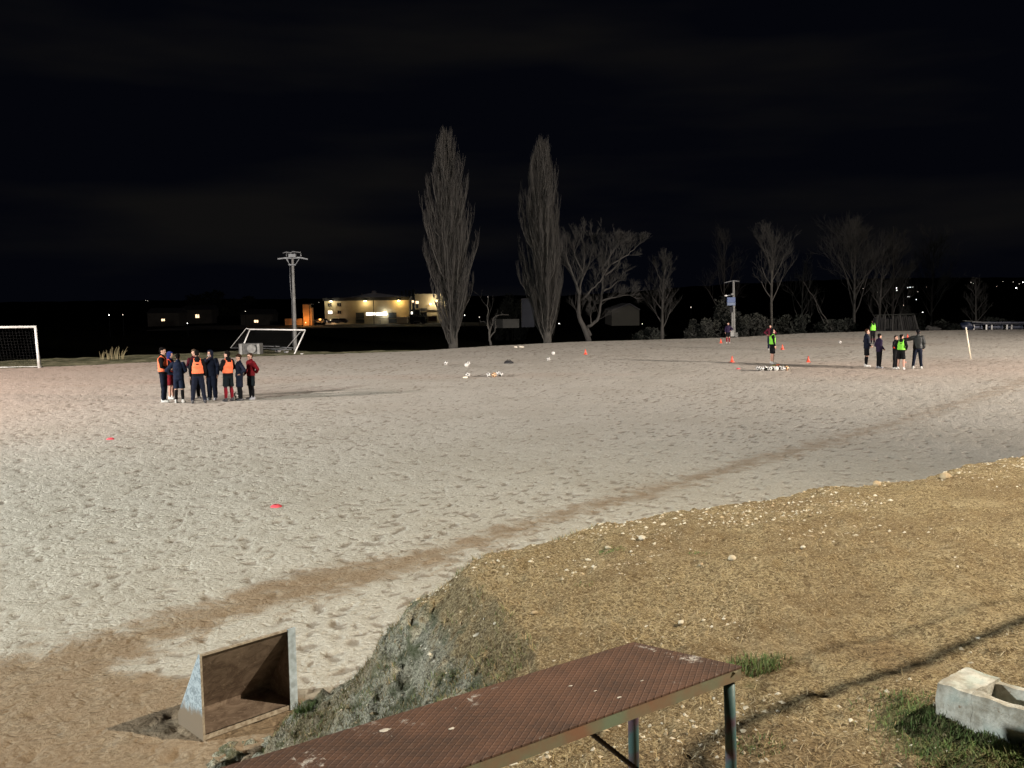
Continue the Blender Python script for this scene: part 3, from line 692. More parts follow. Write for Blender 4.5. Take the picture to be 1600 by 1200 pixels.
netting(mb, u_, u_+gd*Lg, bd+gd*Lg, bd, .16, .0035); netting(mb, t0, t0+gd*Lg, u_+gd*Lg, u_, .16, .0035); netting(mb, t0, u_, bd, Vector((0, 0, 0)), .16, .0035)
mb.build('net', M_NET, goal)

# ------------------------------------------------------------------ leaning goal behind the group
g0 = P(460, 553, 0); gp = empty('football_goal', g0); tag(gp, 'smaller white goal tipped over sideways beyond the pitch edge, behind a concrete slab', 'football goal')
def L_(px, py, d): q = D(px, py, d); return q-g0
dd = g0.y
tl = L_(390.5, 514.5, dd+1.6); tr = L_(477, 515.7, dd+1.0); bl_ = L_(376, 550, dd+.5); br = Vector((0, 0, 0)); 
MB().tube([tl, tr], .042, 10).build('crossbar', M_WHITE, gp, True)
MB().tube([bl_, tl], .040, 10).build('post', M_WHITE, gp, True)
MB().tube([br, tr], .040, 10).build('post', M_WHITE, gp, True)
e1 = L_(385, 513, dd+2.2); e2 = L_(360.5, 543.5, dd+3.2); e3 = L_(470, 518, dd+1.6); e4 = L_(447, 545, dd+3.0)
MB().tube([tl, e1, e2], .026, 8).build('stay', M_WHITE, gp, True)
MB().tube([tr, e3, e4], .024, 8).build('stay', M_WHITE, gp, True)
MB().tube([e2, e4], .026, 8).build('ground_bar', M_STEEL, gp, True)
mb = MB(); netting(mb, tl, tr, e4, e2, .2, .004); netting(mb, tl, e1, e2, bl_, .2, .004); mb.build('net', M_NET, gp)

# slab with disc, pipes, rubble
q = P(390, 554, 0); sc_ = q.y/FPX
slab = empty('concrete_tank', q); tag(slab, 'grey concrete tank with a round lid leaning on its front, behind the smaller goal', 'concrete tank')
MB().box((0, .35, .34), (34*sc_, .7, .68)).build('wall', M_CONCD, slab, bevel=.03)
for x in (-.52, .56): MB().box((x, -.03, .33), (.16, .06, .66)).build('rib', M_CONC, slab, bevel=.01)
mb = MB(); mb.tube([(.16, -.05, .38), (.16, -.13, .36)], .27, 28); mb.build('round_lid', M_CONC, slab)
q = P(433, 547.5, 0)
for k, (x0, z0, x1, z1, yy) in enumerate([(408, 541, 437, 541.5, 1.5), (430, 542.5, 458, 543.5, 1.9), (420, 546, 456, 546, 1.2)]):
    a = D(x0, z0, dd+yy); b_ = D(x1, z1, dd+yy+.3); o = MB().tube([Vector((0, 0, 0)), b_-a], .045, 8).build('metal_pipe', M_STEEL, None, True, a)
    tag(o, ['long grey pipe lying nearest the concrete tank inside the smaller goal', 'grey pipe resting at the foot of the utility pole', 'lowest grey pipe lying on the grass inside the smaller goal'][k], 'pipe', 'pipes dumped behind the leaning goal')
M_RUB = mat('pale_rubble', (.30, .29, .29), (.16, .155, .16), .9, 4, .01)
for k, (px, py, w_) in enumerate([(434, 549, 9), (441, 547, 10), (447, 550, 7), (471.5, 552.5, 4)]):
    p = P(px, py+1, 0); w = w_*p.y/FPX*.55; mb = MB(); mb.ell((0, 0, w*.25), (w, w*.6, w*.42), nu=10, nv=7); wobble(mb, w*.5, 3/w)
    o = mb.build('rubble_lump', M_RUB if k < 3 else M_WHITE, None, False, p)
    tag(o, ['left pale rubble lump inside the smaller goal', 'middle broad rubble lump inside the smaller goal', 'right small rubble lump by the smaller goal post', 'tiny white lump on the grass right of the smaller goal'][k], 'rubble')

# ------------------------------------------------------------------ utility poles
q = P(461.5, 546, 0); dp = q.y+1.0; base = D(461.5, 545, dp)
up_ = empty('utility_pole', (base.x, base.y, ground_far(base.x, base.y)-.05)); tag(up_, 'tall grey concrete utility pole with a double crossarm behind the smaller goal', 'utility pole')
def U(px, py, d=0): return D(px, py, dp+d)-up_.location
MB().tube([Vector((U(461.5, 545).x, 0, -.2)), U(461.5, 545), U(459.3, 470), U(457, 402)], [.13, .125, .105, .075], 14).build('shaft', M_POLE, up_, True)
mb = MB(); mb.beam(U(434, 404.6), U(445, 403.2), .09, .09); mb.beam(U(445, 403.2), U(469, 402.6), .09, .10); mb.beam(U(469, 402.6), U(481, 405), .09, .09); mb.build('crossarm', M_STEEL, up_)
mb = MB(); mb.tube([U(442, 395.5), U(447, 394), U(455, 395), U(457, 393.2), U(470, 394.6)], .05, 6); mb.build('upper_bar', M_STEEL, up_, True)
for a, b_ in (((449, 404), (452, 413.5)), ((467.5, 404.5), (461.5, 413.5)), ((447, 404), (452.5, 413))):
    MB().beam(U(*a, -.1), U(*b_, -.1), .04, .04).build('brace', M_STEEL, up_)
MB().beam(U(451, 413.6, -.15), U(462, 413.8, -.15), .06, .08).build('collar', M_STEEL, up_)
for x in (448, 454, 460, 470): MB().tube([U(x, 402.5), U(x, 399), U(x, 395.5)], [.03, .055, .03], 8).build('insulator', M_STEEL, up_, True)
MB().box(U(457, 399.5), (.5, .35, .25)).build('switch_box', M_STEEL, up_, bevel=.02)
mb = MB(); mb.tube([U(452.8, 413), U(453.3, 440), U(454.5, 456), U(456, 470), U(457.3, 540)], .022, 6); mb.build('cable', M_STEEL, up_, True)

q = P(1146, 527.2, 0); dp = q.y+.8; base = D(1147, 526, dp)
rp_ = empty('utility_pole', (base.x, base.y, ground_far(base.x, base.y)-.05)); tag(rp_, 'short grey pole carrying a blue box and a small crossarm at the far pitch edge', 'utility pole')
def U2(px, py, d=0): return D(px, py, dp+d)-rp_.location
M_BLUE = mat('faded_blue_board', (0.026, 0.052, 0.13), (0.0156, 0.0325, 0.091), .5, 2)
M_BLUEL = mat('pale_blue_band', (.06, .085, .14), (.04, .055, .10), .5, 2)
MB().tube([U2(1147, 530), U2(1146.5, 490), U2(1146, 439)], [.13, .11, .085], 12).build('shaft', M_POLE, rp_, True)
MB().tube([U2(1144, 524, -.1), U2(1144, 488, -.1)], .075, 10).build('conduit', M_POLE, rp_, True)
mb = MB(); mb.tube([U2(1131.5, 442), U2(1140, 439.8), U2(1146, 438.6), U2(1155, 439.8)], .045, 6); mb.build('crossarm', M_STEEL, rp_, True)
mb = MB(); mb.beam(U2(1137, 462), U2(1146, 460), .06, .06); mb.build('bracket', M_STEEL, rp_)
MB().ell(U2(1134.2, 462), (.12, .09, .07)).build('lamp_head', M_WHITE, rp_, True)
MB().ell(U2(1144.2, 459.6, -.15), (.11, .09, .08)).build('camera_housing', M_CONC, rp_, True)
s_ = dp/FPX
MB().box(U2(1142.2, 468.5, -.2), (12.5*s_, .22, 8*s_)).build('blue_box', M_BLUE, rp_, bevel=.01)
MB().box(U2(1142.2, 475, -.2), (12.5*s_, .22, 4.6*s_)).build('lower_box', M_BLUEL, rp_, bevel=.01)
MB().box(U2(1142.5, 484, -.1), (4*s_, .1, 9*s_)).build('cable_cover', M_DARK, rp_)
MB().box(U2(1144, 521, -.2), (6*s_, .25, 9.5*s_)).build('meter_cabinet', M_CONC, rp_, bevel=.02)
MB().box(U2(1150, 523, -.2), (5*s_, .25, 7*s_)).build('meter_cabinet', M_CONCD, rp_, bevel=.02)

p = P(1517, 561, 0); t_ = D(1509.3, 512.5, p.y); st = empty('marker_pole', p); tag(st, 'thin white pole stuck in the pitch at a slant at the far right', 'marker pole')
MB().tube([(0, 0, -.05), (t_.x-p.x)*Vector((1, 0, 0))+Vector((0, 0, t_.z))], .034, 12).build('shaft', mat('cream_plastic', (0.6, 0.54, 0.4125), (0.4875, 0.435, 0.33), .5, 5), st, True)
MB().tube([(t_.x-p.x, 0, t_.z), (t_.x-p.x-.008, 0, t_.z+.04)], [.038, .038], 12).build('cap', M_WHITE, st, True)

# ------------------------------------------------------------------ shack of leaning planks and low shelters on the right
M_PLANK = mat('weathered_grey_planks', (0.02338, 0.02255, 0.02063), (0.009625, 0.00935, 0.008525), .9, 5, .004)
q = D(1400, 517.5, 84); sh = empty('plank_shack', (q.x, q.y, ground_far(q.x, q.y)-.1)); tag(sh, 'tumbledown shack of leaning grey planks at the far pitch edge behind the players', 'shack')
s_ = 84/FPX; zb = D(1400, 517.5, 84).z-sh.location.z
def X_(px): return (px-1400)*s_
rg2 = random.Random(3)
for k, (xa, xb, ln) in enumerate([(1368, 1380, .03), (1384, 1393, 0), (1395, 1406, -.05), (1407, 1434, -.25)]):
    mb = MB(); x = xa
    while x < xb:
        w = rg2.uniform(1.6, 2.6)*s_; h = (25-rg2.uniform(0, 2.5) if k != 1 else 13)*s_; z0 = 0 if k != 1 else 6*s_
        a = Vector((X_(x), rg2.uniform(-.03, .03), zb+z0)); mb.beam(a+Vector((0, 0, -.1)), a+Vector((ln*h+rg2.uniform(-.04, .04), .0, h)), .03, w); x += w/s_+.04
    mb.build('plank_wall', M_PLANK, sh)
for x, l in ((1369, .1), (1382, 0), (1394, .0), (1410, -.3), (1435, -.45)):
    MB().beam((X_(x), -.08, zb-.1), (X_(x)+l, -.08, zb+25*s_), .09, .09).build('post', M_PLANK, sh)
MB().beam((X_(1367), .35, zb+25.3*s_), (X_(1428), .35, zb+26.3*s_), .8, .04).build('roof_board', M_LEAFD, sh)
MB().box((X_(1400), .8, zb+10*s_), (60*s_, .05, 22*s_)).build('back_wall', M_DARK, sh)
M_NAVY = mat('navy_tarpaulin', (0.009, 0.015, 0.036), (0.0048, 0.0084, 0.024), .5, 3, .01)
M_PANEL = mat('blue_grey_panel', (0.0952, 0.112, 0.1624), (0.056, 0.0672, 0.112), .6, 4)
for k, (xa, xb) in enumerate([(1516, 1540), (1544, 1572), (1575, 1603)]):
    dz = 82+k*1.0; q = D((xa+xb)/2, 515, dz); s_ = dz/FPX; o = empty('team_shelter', (q.x, q.y, ground_far(q.x, q.y)))
    z0 = q.z-o.location.z; wv_ = (xb-xa)*s_
    MB().box((0, .3, z0+4*s_), (wv_-.3, .05, 7*s_)).build('back_panel', M_PANEL, o)
    mb = MB(); mb.box((0, .1, z0+9.2*s_), (wv_+.25, 1.3, .12)); mb.box((0, -.5, z0+10.6*s_), (wv_+.25, .10, .22)); mb.build('canopy', M_NAVY, o, bevel=.02)
    for sx_ in (-1, 1): MB().box((sx_*(wv_/2-.12), -.35, z0+4*s_), (.12, .08, 8.4*s_)).build('end_post', M_WHITE, o)
    MB().box((0, .05, z0+2.5*s_), (wv_-.4, .3, .06)).build('bench_board', M_NAVY, o)
    tag(o, ['leftmost of the three low blue grey shelters at the far right', 'middle of the three low blue grey shelters at the far right', 'rightmost low blue grey shelter, cut by the right edge'][k], 'shelter', 'low shelters along the far touchline')
q = D(1512, 510, 81); o = empty('tarpaulin_heap', (q.x, q.y, ground_far(q.x, q.y))); tag(o, 'dark navy tarpaulin heap left of the low blue grey shelters', 'tarpaulin')
mb = MB(); mb.ell((0, 0, q.z-o.location.z), (.55, .5, .42)); wobble(mb, .35, 3); mb.build('cover', M_NAVY, o, True)
mb = MB(); mb.beam((-.5, -.3, q.z-o.location.z+.5), (1.7, -.2, q.z-o.location.z+.32), .3, .05); mb.build('board', M_CONCD, o)
q = D(1457, 514, 82); mb = MB(); mb.ell((0, 0, 0), (.75, .4, .25)); wobble(mb, .3, 4); o = mb.build('debris_heap', M_PLANK, None, False, q); tag(o, 'low flat heap of grey debris between the shack and the shelters', 'debris')
for k, (px, py, w_) in enumerate([(806, 542.5, 6), (815, 542.3, 9)]):
    p = P(px, py+.4, 0); w = w_*p.y/FPX*.5; mb = MB(); mb.ell((0, 0, .03), (w, w*.5, .06), nu=10, nv=6); wobble(mb, .05, 12); o = mb.build('rubble_lump', M_ST[2], None, False, p)
    tag(o, ['small left pale lump on the far pitch edge between the poplars', 'flat right pale lump on the far pitch edge between the poplars'][k], 'rubble')

# ------------------------------------------------------------------ balls, cones, markers
M_BW = [mat('ball_white', (.55, .54, .51), (.42, .41, .38), .4, 5), mat('ball_black', (.03, .03, .03), (.02, .02, .02), .4, 5)]
M_BO = [mat('ball_tan', (.62, .40, .22), (.50, .30, .16), .4, 5), M_BW[1]]
def ball_mesh(mats, name='ball'):
    mb = MB(); mb.ell((0, 0, .105), (.105, .105, .105), nu=40, nv=24); me = mb.mesh(name)
    for mm in mats: me.materials.append(mm)
    g = (1+5**.5)/2; ic = [Vector(v).normalized() for a in (-1, 1) for b_ in (-g, g) for v in ((0, a, b_), (a, b_, 0), (b_, 0, a))]
    for pl in me.polygons:
        c_ = (pl.center-Vector((0, 0, .105))).normalized(); pl.use_smooth = True
        pl.material_index = 1 if max(c_.dot(v) for v in ic) > math.cos(.34) else 0
    return me
bm_w = ball_mesh(M_BW); bm_o = ball_mesh(M_BO); bm_p = ball_mesh([M_BW[0], M_BW[0]])
balls = [(697, 570.5, 'w', 'lone white ball furthest left on the pitch, above the two balls'), (729, 573.5, 'p', 'plain white ball in front of another, left of the black cap'), (731.5, 571, 'w', 'ball half hidden behind the plain white ball'),
 (731, 589.5, 'w', 'black and white ball left of the cluster of three'), (764, 589.5, 'w', 'left ball of the cluster of three, black spotted'), (772, 589.5, 'o', 'tan ball in the middle of the cluster of three'), (782.5, 588.5, 'w', 'right ball of the cluster of three'), (779, 587.2, 'w', 'ball peeping out behind the right ball of the cluster'),
 (864.5, 554.7, 'p', 'far white ball left of the lone red cone'), (857, 564.3, 'w', 'spotted ball in front of the far white ball, left of the lone red cone'), (1312.3, 537, 'w', 'lone ball on the far pitch between the goalkeeper cones and the players'),
 (370, 622, 'w', 'ball at the feet of the curly haired player')]
for px, py, kd, lb in balls:
    o = bpy.data.objects.new('football', {'w': bm_w, 'o': bm_o, 'p': bm_p}[kd]); C.objects.link(o); o.location = P(px, py, 0); o.rotation_euler = (px, py, px*2)
    c_ = Matrix.Rotation(0, 3, 'X'); e_ = o.rotation_euler.to_matrix() @ Vector((0, 0, .105)); o.location += Vector((0, 0, .105))-e_
    tag(o, lb, 'football', 'footballs on the pitch')
row = [(1184.5, 'w'), (1190.5, 'w'), (1195.5, 'w'), (1203, 'w'), (1207.5, 'w'), (1213, 'p'), (1218.5, 'w'), (1223.5, 'w'), (1228.8, 'o')]
orn = ['first', 'second', 'third', 'fourth', 'fifth', 'sixth', 'seventh', 'eighth', 'last']
for i, (px, kd) in enumerate(row):
    o = bpy.data.objects.new('football', {'w': bm_w, 'o': bm_o, 'p': bm_p}[kd]); C.objects.link(o); o.location = P(px, 578.8+(.7 if i % 2 else 0), 0); o.rotation_euler = (i*1.3, i*.7, i)
    e_ = o.rotation_euler.to_matrix() @ Vector((0, 0, .105)); o.location += Vector((0, 0, .105))-e_
    tag(o, f'{orn[i]} ball from the left in the row at the green bibbed player\'s feet', 'football', 'row of footballs')
p = P(727, 590.5, 0); o = MB().ell((0, 0, .02), (.11, .10, .05)).build('pale_disc', mat('cream_disc', (.75, .70, .55), (.6, .55, .42), .5, 5), None, True, p); tag(o, 'small cream coloured disc on the sand left of the balls', 'marker disc')

M_CONE = mat('red_cone_plastic', (.75, .09, .045), (.55, .06, .03), .45, 4)
def cone_proto():
    r = empty('traffic_cone', (0, 0, 0))
    MB().box((0, 0, .012), (.20, .20, .024)).build('base_plate', M_CONE, r, bevel=.006)
    MB().tube([(0, 0, .02), (0, 0, .16), (0, 0, .30)], [.075, .045, .018], 18).build('cone_body', M_CONE, r, True)
    return r
cn0 = cone_proto(); used = False
for px, py, lb in [(1143.8, 565.8, 'orange red cone left of the row of balls'), (1262.8, 565.8, 'red cone right of the row of balls'), (1222.5, 546, 'red cone just behind the green bibbed player'), (1126.3, 536, 'small red cone beside the player near the blue box pole'), (914.8, 553.8, 'lone red cone in the middle of the far pitch'), (1418, 528.5, 'dim red cone between the puffer jacket man and the green bib')]:
    c_ = cn0 if not used else copy_tree(cn0); used = True; c_.location = P(px, py, 0); c_.rotation_euler = (0, 0, px); tag(c_, lb, 'cone', 'red training cones')
M_PINK = mat('pink_red_plastic', (.80, .10, .13), (.62, .07, .09), .5, 8)
def disc(px, py, r, lb, m=M_PINK, name='marker_disc'):
    mb = MB(); k = 28; V = []; F = []
    prof = [(1, 0), (.86, .22), (.5, .45), (.3, .5), (.3, .46), (.5, .41), (.83, .18), (.97, -.02)]
    for (a, z) in prof:
        for j in range(k): V.append((r*a*math.cos(2*PI*j/k), r*a*math.sin(2*PI*j/k), r*z*.85+.004))
    for i in range(len(prof)-1):
        for j in range(k): F.append((i*k+j, i*k+(j+1) % k, (i+1)*k+(j+1) % k, (i+1)*k+j))
    mb.add(V, F); o = mb.build(name, m, None, True, P(px, py, 0)); tag(o, lb, 'marker disc', 'flat training markers')
disc(431.5, 792, .095, 'bright pink red disc marker nearest the camera on the pitch'); disc(172.5, 686.5, .095, 'pink disc marker lying at the left of the pitch')
disc(1153.5, 576.5, .09, 'small red disc left of the row of balls'); disc(1216, 570.8, .12, 'orange disc just behind the row of balls', mat('orange_disc', (.65, .16, .06), (.5, .12, .05), .5, 5)); disc(1209.5, 571.5, .10, 'olive yellow disc just behind the row of balls', mat('olive_disc', (.32, .28, .06), (.22, .2, .05), .5, 5))
disc(1413, 566.5, .10, 'pale red disc on the sand between the green bib and puffer jacket', mat('salmon_disc', (.62, .25, .18), (.5, .2, .15), .5, 5))
# black cap / bag
p = P(795, 568, 0); o = empty('black_bag', p); tag(o, 'black domed bag lying alone on the pitch right of the balls', 'bag')
M_BLK = mat('black_fabric', (.012, .012, .013), (.008, .008, .009), .8, 6, .004)
mb = MB(); mb.ell((0, 0, .0), (.26, .20, .17)); wobble(mb, .03, 9); mb.build('bag_body', M_BLK, o, True)
MB().tube([(-.14, -.02, .10), (-.06, -.04, .21), (.06, -.04, .21), (.14, -.02, .10)], .012, 6).build('strap', M_BLK, o, True)

# ------------------------------------------------------------------ overhead cables whose shadows cross the terrace
LN = Vector((11.0, 3.2, 11.6))
def cable_from(shp, t, r, lb):
    pts = []
    for px, py in shp:
        g = P(px, py, 1.78); pts.append(g.lerp(LN, t))
    pts = pts+[pts[-1]+(pts[-1]-pts[-2]).normalized()*6]
    o = MB().tube(pts, r, 10).build('overhead_cable', M_DARK, None, True); tag(o, lb, 'cable', 'cables strung above the terrace')
cable_from([(1400, 1700), (1230, 1350), (1135, 1190), (1120, 1140), (1170, 1112), (1290, 1065), (1400, 1040), (1500, 1000), (1600, 966)], .34, .021, 'thicker overhead cable that shades a dark line across the terrace')
cable_from([(1500, 1500), (1240, 1300), (1195, 1100), (1230, 1025), (1330, 990), (1450, 965), (1590, 928)], .34, .006, 'thinner overhead cable beside the thicker one over the terrace')

# ------------------------------------------------------------------ far buildings
M_WALL = mat('cream_render', (.50, .41, .27), (.40, .33, .21), .9, .4, .01)
M_ROOFD = mat('grey_roof_sheet', (.34, .34, .38), (.26, .26, .30), .6, .5)
M_FASC = mat('dark_fascia', (.02, .02, .025), (.012, .012, .015), .8, 1)
M_DOOR = mat('dark_roller_door', (.05, .055, .055), (.03, .033, .033), .6, 1)
M_PANE = mat('dark_window_pane', (.015, .017, .02), (.01, .01, .012), .2, 2)
M_LITW = emat('lit_window_white', (1.0, .93, .80), 2.6)
M_LITC = emat('lit_window_warm', (1.0, .70, .42), 2.4)
M_LAMP = emat('lamp_glass', (1.0, .90, .62), 14)
M_LAMPW = emat('lamp_glass_white', (.95, 1.0, .96), 18)
def plight(parent, loc, power, col, rad=.12, kind='POINT', size=150):
    l = bpy.data.lights.new('wall_lamp_light', kind); l.energy = power; l.color = col; l.shadow_soft_size = rad
    o = bpy.data.objects.new('wall_lamp_light', l); C.objects.link(o); o.parent = parent; o.location = loc
    if kind == 'SPOT': l.spot_size = R(size); l.spot_blend = .6; o.rotation_euler = (R(8), 0, 0)
    return o
DF = 290.0; sF = DF/FPX
org = D(573, 505.5, DF); fac = empty('factory', org); tag(fac, 'cream factory with three lamps glowing under its eaves and a low grey roof', 'factory')
def F(px, py): q = D(px, py, DF)-org; return q.x, q.z
x0, zt0 = F(507, 470.5); x1, _ = F(638.5, 470.5); zb0 = -1.0
dep = 22
MB().box(((x0+x1)/2, dep/2, (zt0+zb0)/2), (x1-x0, dep, zt0-zb0)).build('wall', M_WALL, fac)
MB().box(((x0+x1)/2, dep/2, zt0+.5), (x1-x0+1.0, dep+1.0, .98)).build('fascia', M_FASC, fac)
r0_, rz0 = F(530, 465.5); r1_, rz1 = F(582, 457.5); r2_, rz2 = F(634, 463)
mb = MB(); V = [(r0_, 1.5, rz0-.3), (r1_, 1.5, rz1), (r2_, 1.5, rz2), (r2_, 1.5, rz0-.3)]; V += [(a, 20, c_) for a, b_, c_ in V]
mb.add(V, [(0, 3, 2, 1), (4, 5, 6, 7), (0, 1, 5, 4), (1, 2, 6, 5), (2, 3, 7, 6), (3, 0, 4, 7)]); rf = mb.build('roof', M_ROOFD, fac)
x, z = F(582, 456.5); MB().ell((x, 3, z), (.8, .8, .6)).build('roof_vent', M_ROOFD, rf, True)
x, z = F(564.5, 460); MB().tube([(x, 1.2, z-.4), (x, 1.2, z+.5)], .06, 6).build('vent_pipe', M_CONC, rf)
x, z = F(628, 461.3); MB().box((x, 1, z), (2.4, .3, .12)).build('roof_rail', M_CONC, rf)
for (a, b_, c_, d_, mm) in [(512.5, 473.6, 518.5, 478.8, M_PANE), (527, 473.4, 533, 478.6, M_PANE), (512.8, 485.6, 519.2, 490.2, M_LITW), (527.5, 485.5, 533, 490.2, M_PANE)]:
    xa, za = F(a, b_); xb, zb_ = F(c_, d_)
    w = MB().box(((xa+xb)/2, -.04, (za+zb_)/2), (xb-xa+.14, .10, za-zb_+.14)).build('window', M_WALL, fac)
    MB().box(((xa+xb)/2, -.10, (za+zb_)/2), (xb-xa, .04, za-zb_)).build('pane', mm, w)
    MB().box(((xa+xb)/2, -.125, (za+zb_)/2), (.06, .02, za-zb_)).build('frame', M_WALL, w)
for a, c_ in ((556, 569.5), (607, 620)):
    xa, za = F(a, 488.5); xb, zb_ = F(c_, 504.5)
    d_ = MB().box(((xa+xb)/2, -.05, (za+zb_)/2), (xb-xa, .12, za-zb_)).build('door', M_DOOR, fac)
    for k in range(6): MB().box(((xa+xb)/2, -.13, zb_+(za-zb_)*(k+.5)/6), (xb-xa-.1, .03, .05)).build('door_rib', M_FASC, d_)
for a, c_ in ((572, 586.5), (588, 603)):
    xa, za = F(a, 488.3); xb, zb_ = F(c_, 492.8)
    w = MB().box(((xa+xb)/2, -.04, (za+zb_)/2), (xb-xa+.1, .1, za-zb_+.12)).build('window', M_WALL, fac)
    MB().box(((xa+xb)/2, -.10, (za+zb_)/2), (xb-xa, .04, za-zb_)).build('pane', M_LITW, w)
    mb = MB()
    for k in range(1, 7): mb.box((xa+(xb-xa)*k/7, -.128, (za+zb_)/2), (.04, .02, za-zb_))
    mb.build('frame', M_WALL, w)
for px, py, col, pw in ((518, 467.6, (1, .92, .60), 230), (571.5, 467.2, (1, .78, .38), 320), (623.5, 466.6, (1, .66, .20), 460)):
    x, z = F(px, py+3.2); lp = MB().ell((x, -1.0, z), (.42, .30, .12)).build('wall_lamp', M_LAMP, fac, True); MB().box((x, -.75, z+.16), (.7, .9, .06)).build('lamp_hood', M_CONC, lp)
    plight(fac, (x, -1.5, z-.25), pw, col, .2)
x, z = F(602, 490); lp = MB().ell((x, -.6, z), (.55, .3, .5)).build('wall_lamp', M_LAMPW, fac, True); plight(fac, (x, -1.6, z), 110, (.9, 1, .95), .2)
x, z = F(519, 500); lp = MB().ell((x, -1.2, z-.1), (.3, .2, .2)).build('wall_lamp', M_LAMP, fac, True); plight(fac, (x, -1.4, z-.2), 160, (1, .6, .45), .2)
xa, za = F(622.5, 495.8); xb, zb_ = F(638, 504.5)
pr = MB().box(((xa+xb)/2, -2.0, (za+zb_)/2), (xb-xa, 3.8, za-zb_)).build('porch', M_WALL, fac); MB().box(((xa+xb)/2, -2.0, za+.12), (xb-xa+.2, 4.0, .18)).build('porch_roof', mat('pale_roof_edge', (.7, .62, .45), (.6, .5, .35), .8, 2), pr)
for px in (594.5, 596.8): x, z = F(px, 500.5); MB().tube([(x, -3, -.5), (x, -3, z+.15)], .10, 6).build('bollard', M_CONC, fac)
MB().tube([(F(575.5, 0)[0], -6, -1), (F(575.5, 0)[0], -6, F(0, 477)[1])], .11, 6).build('flagpole', M_FASC, fac)
MB().box((F(590, 0)[0], -4, F(0, 505.3)[1]), (F(660, 0)[0]-F(520, 0)[0], .3, .25)).build('kerb', M_WALL, fac)
MB().box((0, -14, -.6), (110, 40, .9)).build('forecourt', mat('yard_tarmac', (.014, .014, .013), (.009, .009, .009), .95, .3), fac)

# chimneys and dark plant between the factory and the annexe
pl = empty('chimney_plant', D(650, 505.5, 294)); o0 = pl.location; s2 = 294/FPX
tag(pl, 'dark plant with a cluster of thin chimneys between factory and lit annexe', 'industrial plant')
def G(px, py): q = D(px, py, 294)-o0; return q.x, q.z
for px, py, r in ((628, 455, .25), (634, 453, .22), (640, 454, .42), (646, 452, .46)):
    x, z = G(px, py); MB().tube([(x, 0, -1), (x, 0, z)], r, 10).build('chimney', M_STEEL, pl, True)
xa, za = G(639.5, 484); xb, zb_ = G(656, 506); MB().box(((xa+xb)/2, 1.5, (za-1)/2), (xb-xa, 3, za+1)).build('dark_body', M_FASC, pl)
x, z = G(642.5, 489); MB().box((x, -.2, z), (.95, .1, .8)).build('lit_panel', M_LITW, pl)
x, z = G(652, 472.5); MB().box((x, -.2, z), (.9, .1, .8)).build('lit_panel', M_LITC, pl)
x, z = G(652, 478); MB().box((x, -.2, z), (.7, .1, 1.3)).build('blue_panel', M_BLUEL, pl)
x, z = G(645.5, 471); MB().ell((x, -.6, z), (.3, .2, .35)).build('lamp', M_LITC, pl, True)
tk_ = empty('parked_truck', D(655, 505.5, 284)); o0 = tk_.location; tag(tk_, 'dark parked truck with faint pale lettering on its side, right of the factory', 'truck')
def G2(px, py): q = D(px, py, 284)-o0; return q.x, q.z
xa, za = G2(641, 491); xb, zb_ = G2(658, 503.5); MB().box(((xa+xb)/2, 0, (za+zb_)/2), (xb-xa, 2.4, za-zb_)).build('cargo_box', M_DARK, tk_, bevel=.05)
xc, zc = G2(664, 494.5); MB().box(((xb+xc)/2+.08, 0, (zc+zb_)/2), (xc-xb-.1, 2.2, zc-zb_)).build('cab', M_DARK, tk_, bevel=.12)
MB().box((xc-.1, 0, (zc+zb_)/2+.4), (.2, 1.9, .5)).build('windscreen', M_PANE, tk_)
for x in (xa+.6, xa+1.6, xc-.5): 
    for y in (-1.0, 1.0): MB().tube([(x, y-.13, zb_-.15), (x, y+.13, zb_-.15)], .42, 14).build('wheel', M_BLK, tk_)
tcu = bpy.data.curves.new('sign', 'FONT'); tcu.body = 'VENDIA'; tcu.size = 1.05; tcu.extrude = .02
to = bpy.data.objects.new('tmp', tcu); C.objects.link(to); dg = bpy.context.evaluated_depsgraph_get()
me = bpy.data.meshes.new_from_object(to.evaluated_get(dg)); bpy.data.objects.remove(to)
me.materials.clear(); me.materials.append(M_CONC); so = bpy.data.objects.new('side_lettering', me); C.objects.link(so); so.parent = tk_; so.rotation_euler = (R(90), 0, 0); x, z = G2(645, 495.3); so.location = (x, -1.24, z)
MB().box(((xa+xb)/2+.5, -1.22, zb_+.35), (2.0, .03, .12)).build('side_stripe', M_CONC, tk_)

ann = empty('factory_annexe', D(680, 503.5, 300)); o0 = ann.location; tag(ann, 'lit annexe wall with a bright lamp, half hidden behind the left poplar', 'annexe')
def G3(px, py): q = D(px, py, 300)-o0; return q.x, q.z
xa, za = G3(645, 459.5); xb, _ = G3(712, 459.5)
MB().box(((xa+xb)/2, 8, (za-1.5)/2), (xb-xa, 16, za+1.5)).build('wall', M_WALL, ann)
MB().box(((xa+xb)/2, 8, za+.1), (xb-xa+.5, 16.4, .2)).build('roof', M_FASC, ann)
for px, py, pw, col in ((682.5, 470, 800, (1, .90, .65)), (673, 475, 130, (1, .75, .4))):
    x, z = G3(px, py); MB().ell((x, -.6, z), (.55, .3, .45) if pw > 900 else (.25, .2, .2)).build('wall_lamp', M_LAMPW if pw > 900 else M_LAMP, ann, True); plight(ann, (x, -1.8, z), pw, col, .2)
xa, za = G3(656, 481); xb, zb_ = G3(667.5, 486.5); w = MB().box(((xa+xb)/2, -1.2, (za+zb_)/2), (xb-xa, .2, za-zb_)).build('window', mat('net_curtain', (.5, .47, .42), (.25, .24, .22), .9, 1.5), ann)
for k in range(5): MB().box((xa+(xb-xa)*k/4, -1.33, (za+zb_)/2), (.1, .05, za-zb_)).build('frame', M_FASC, w)
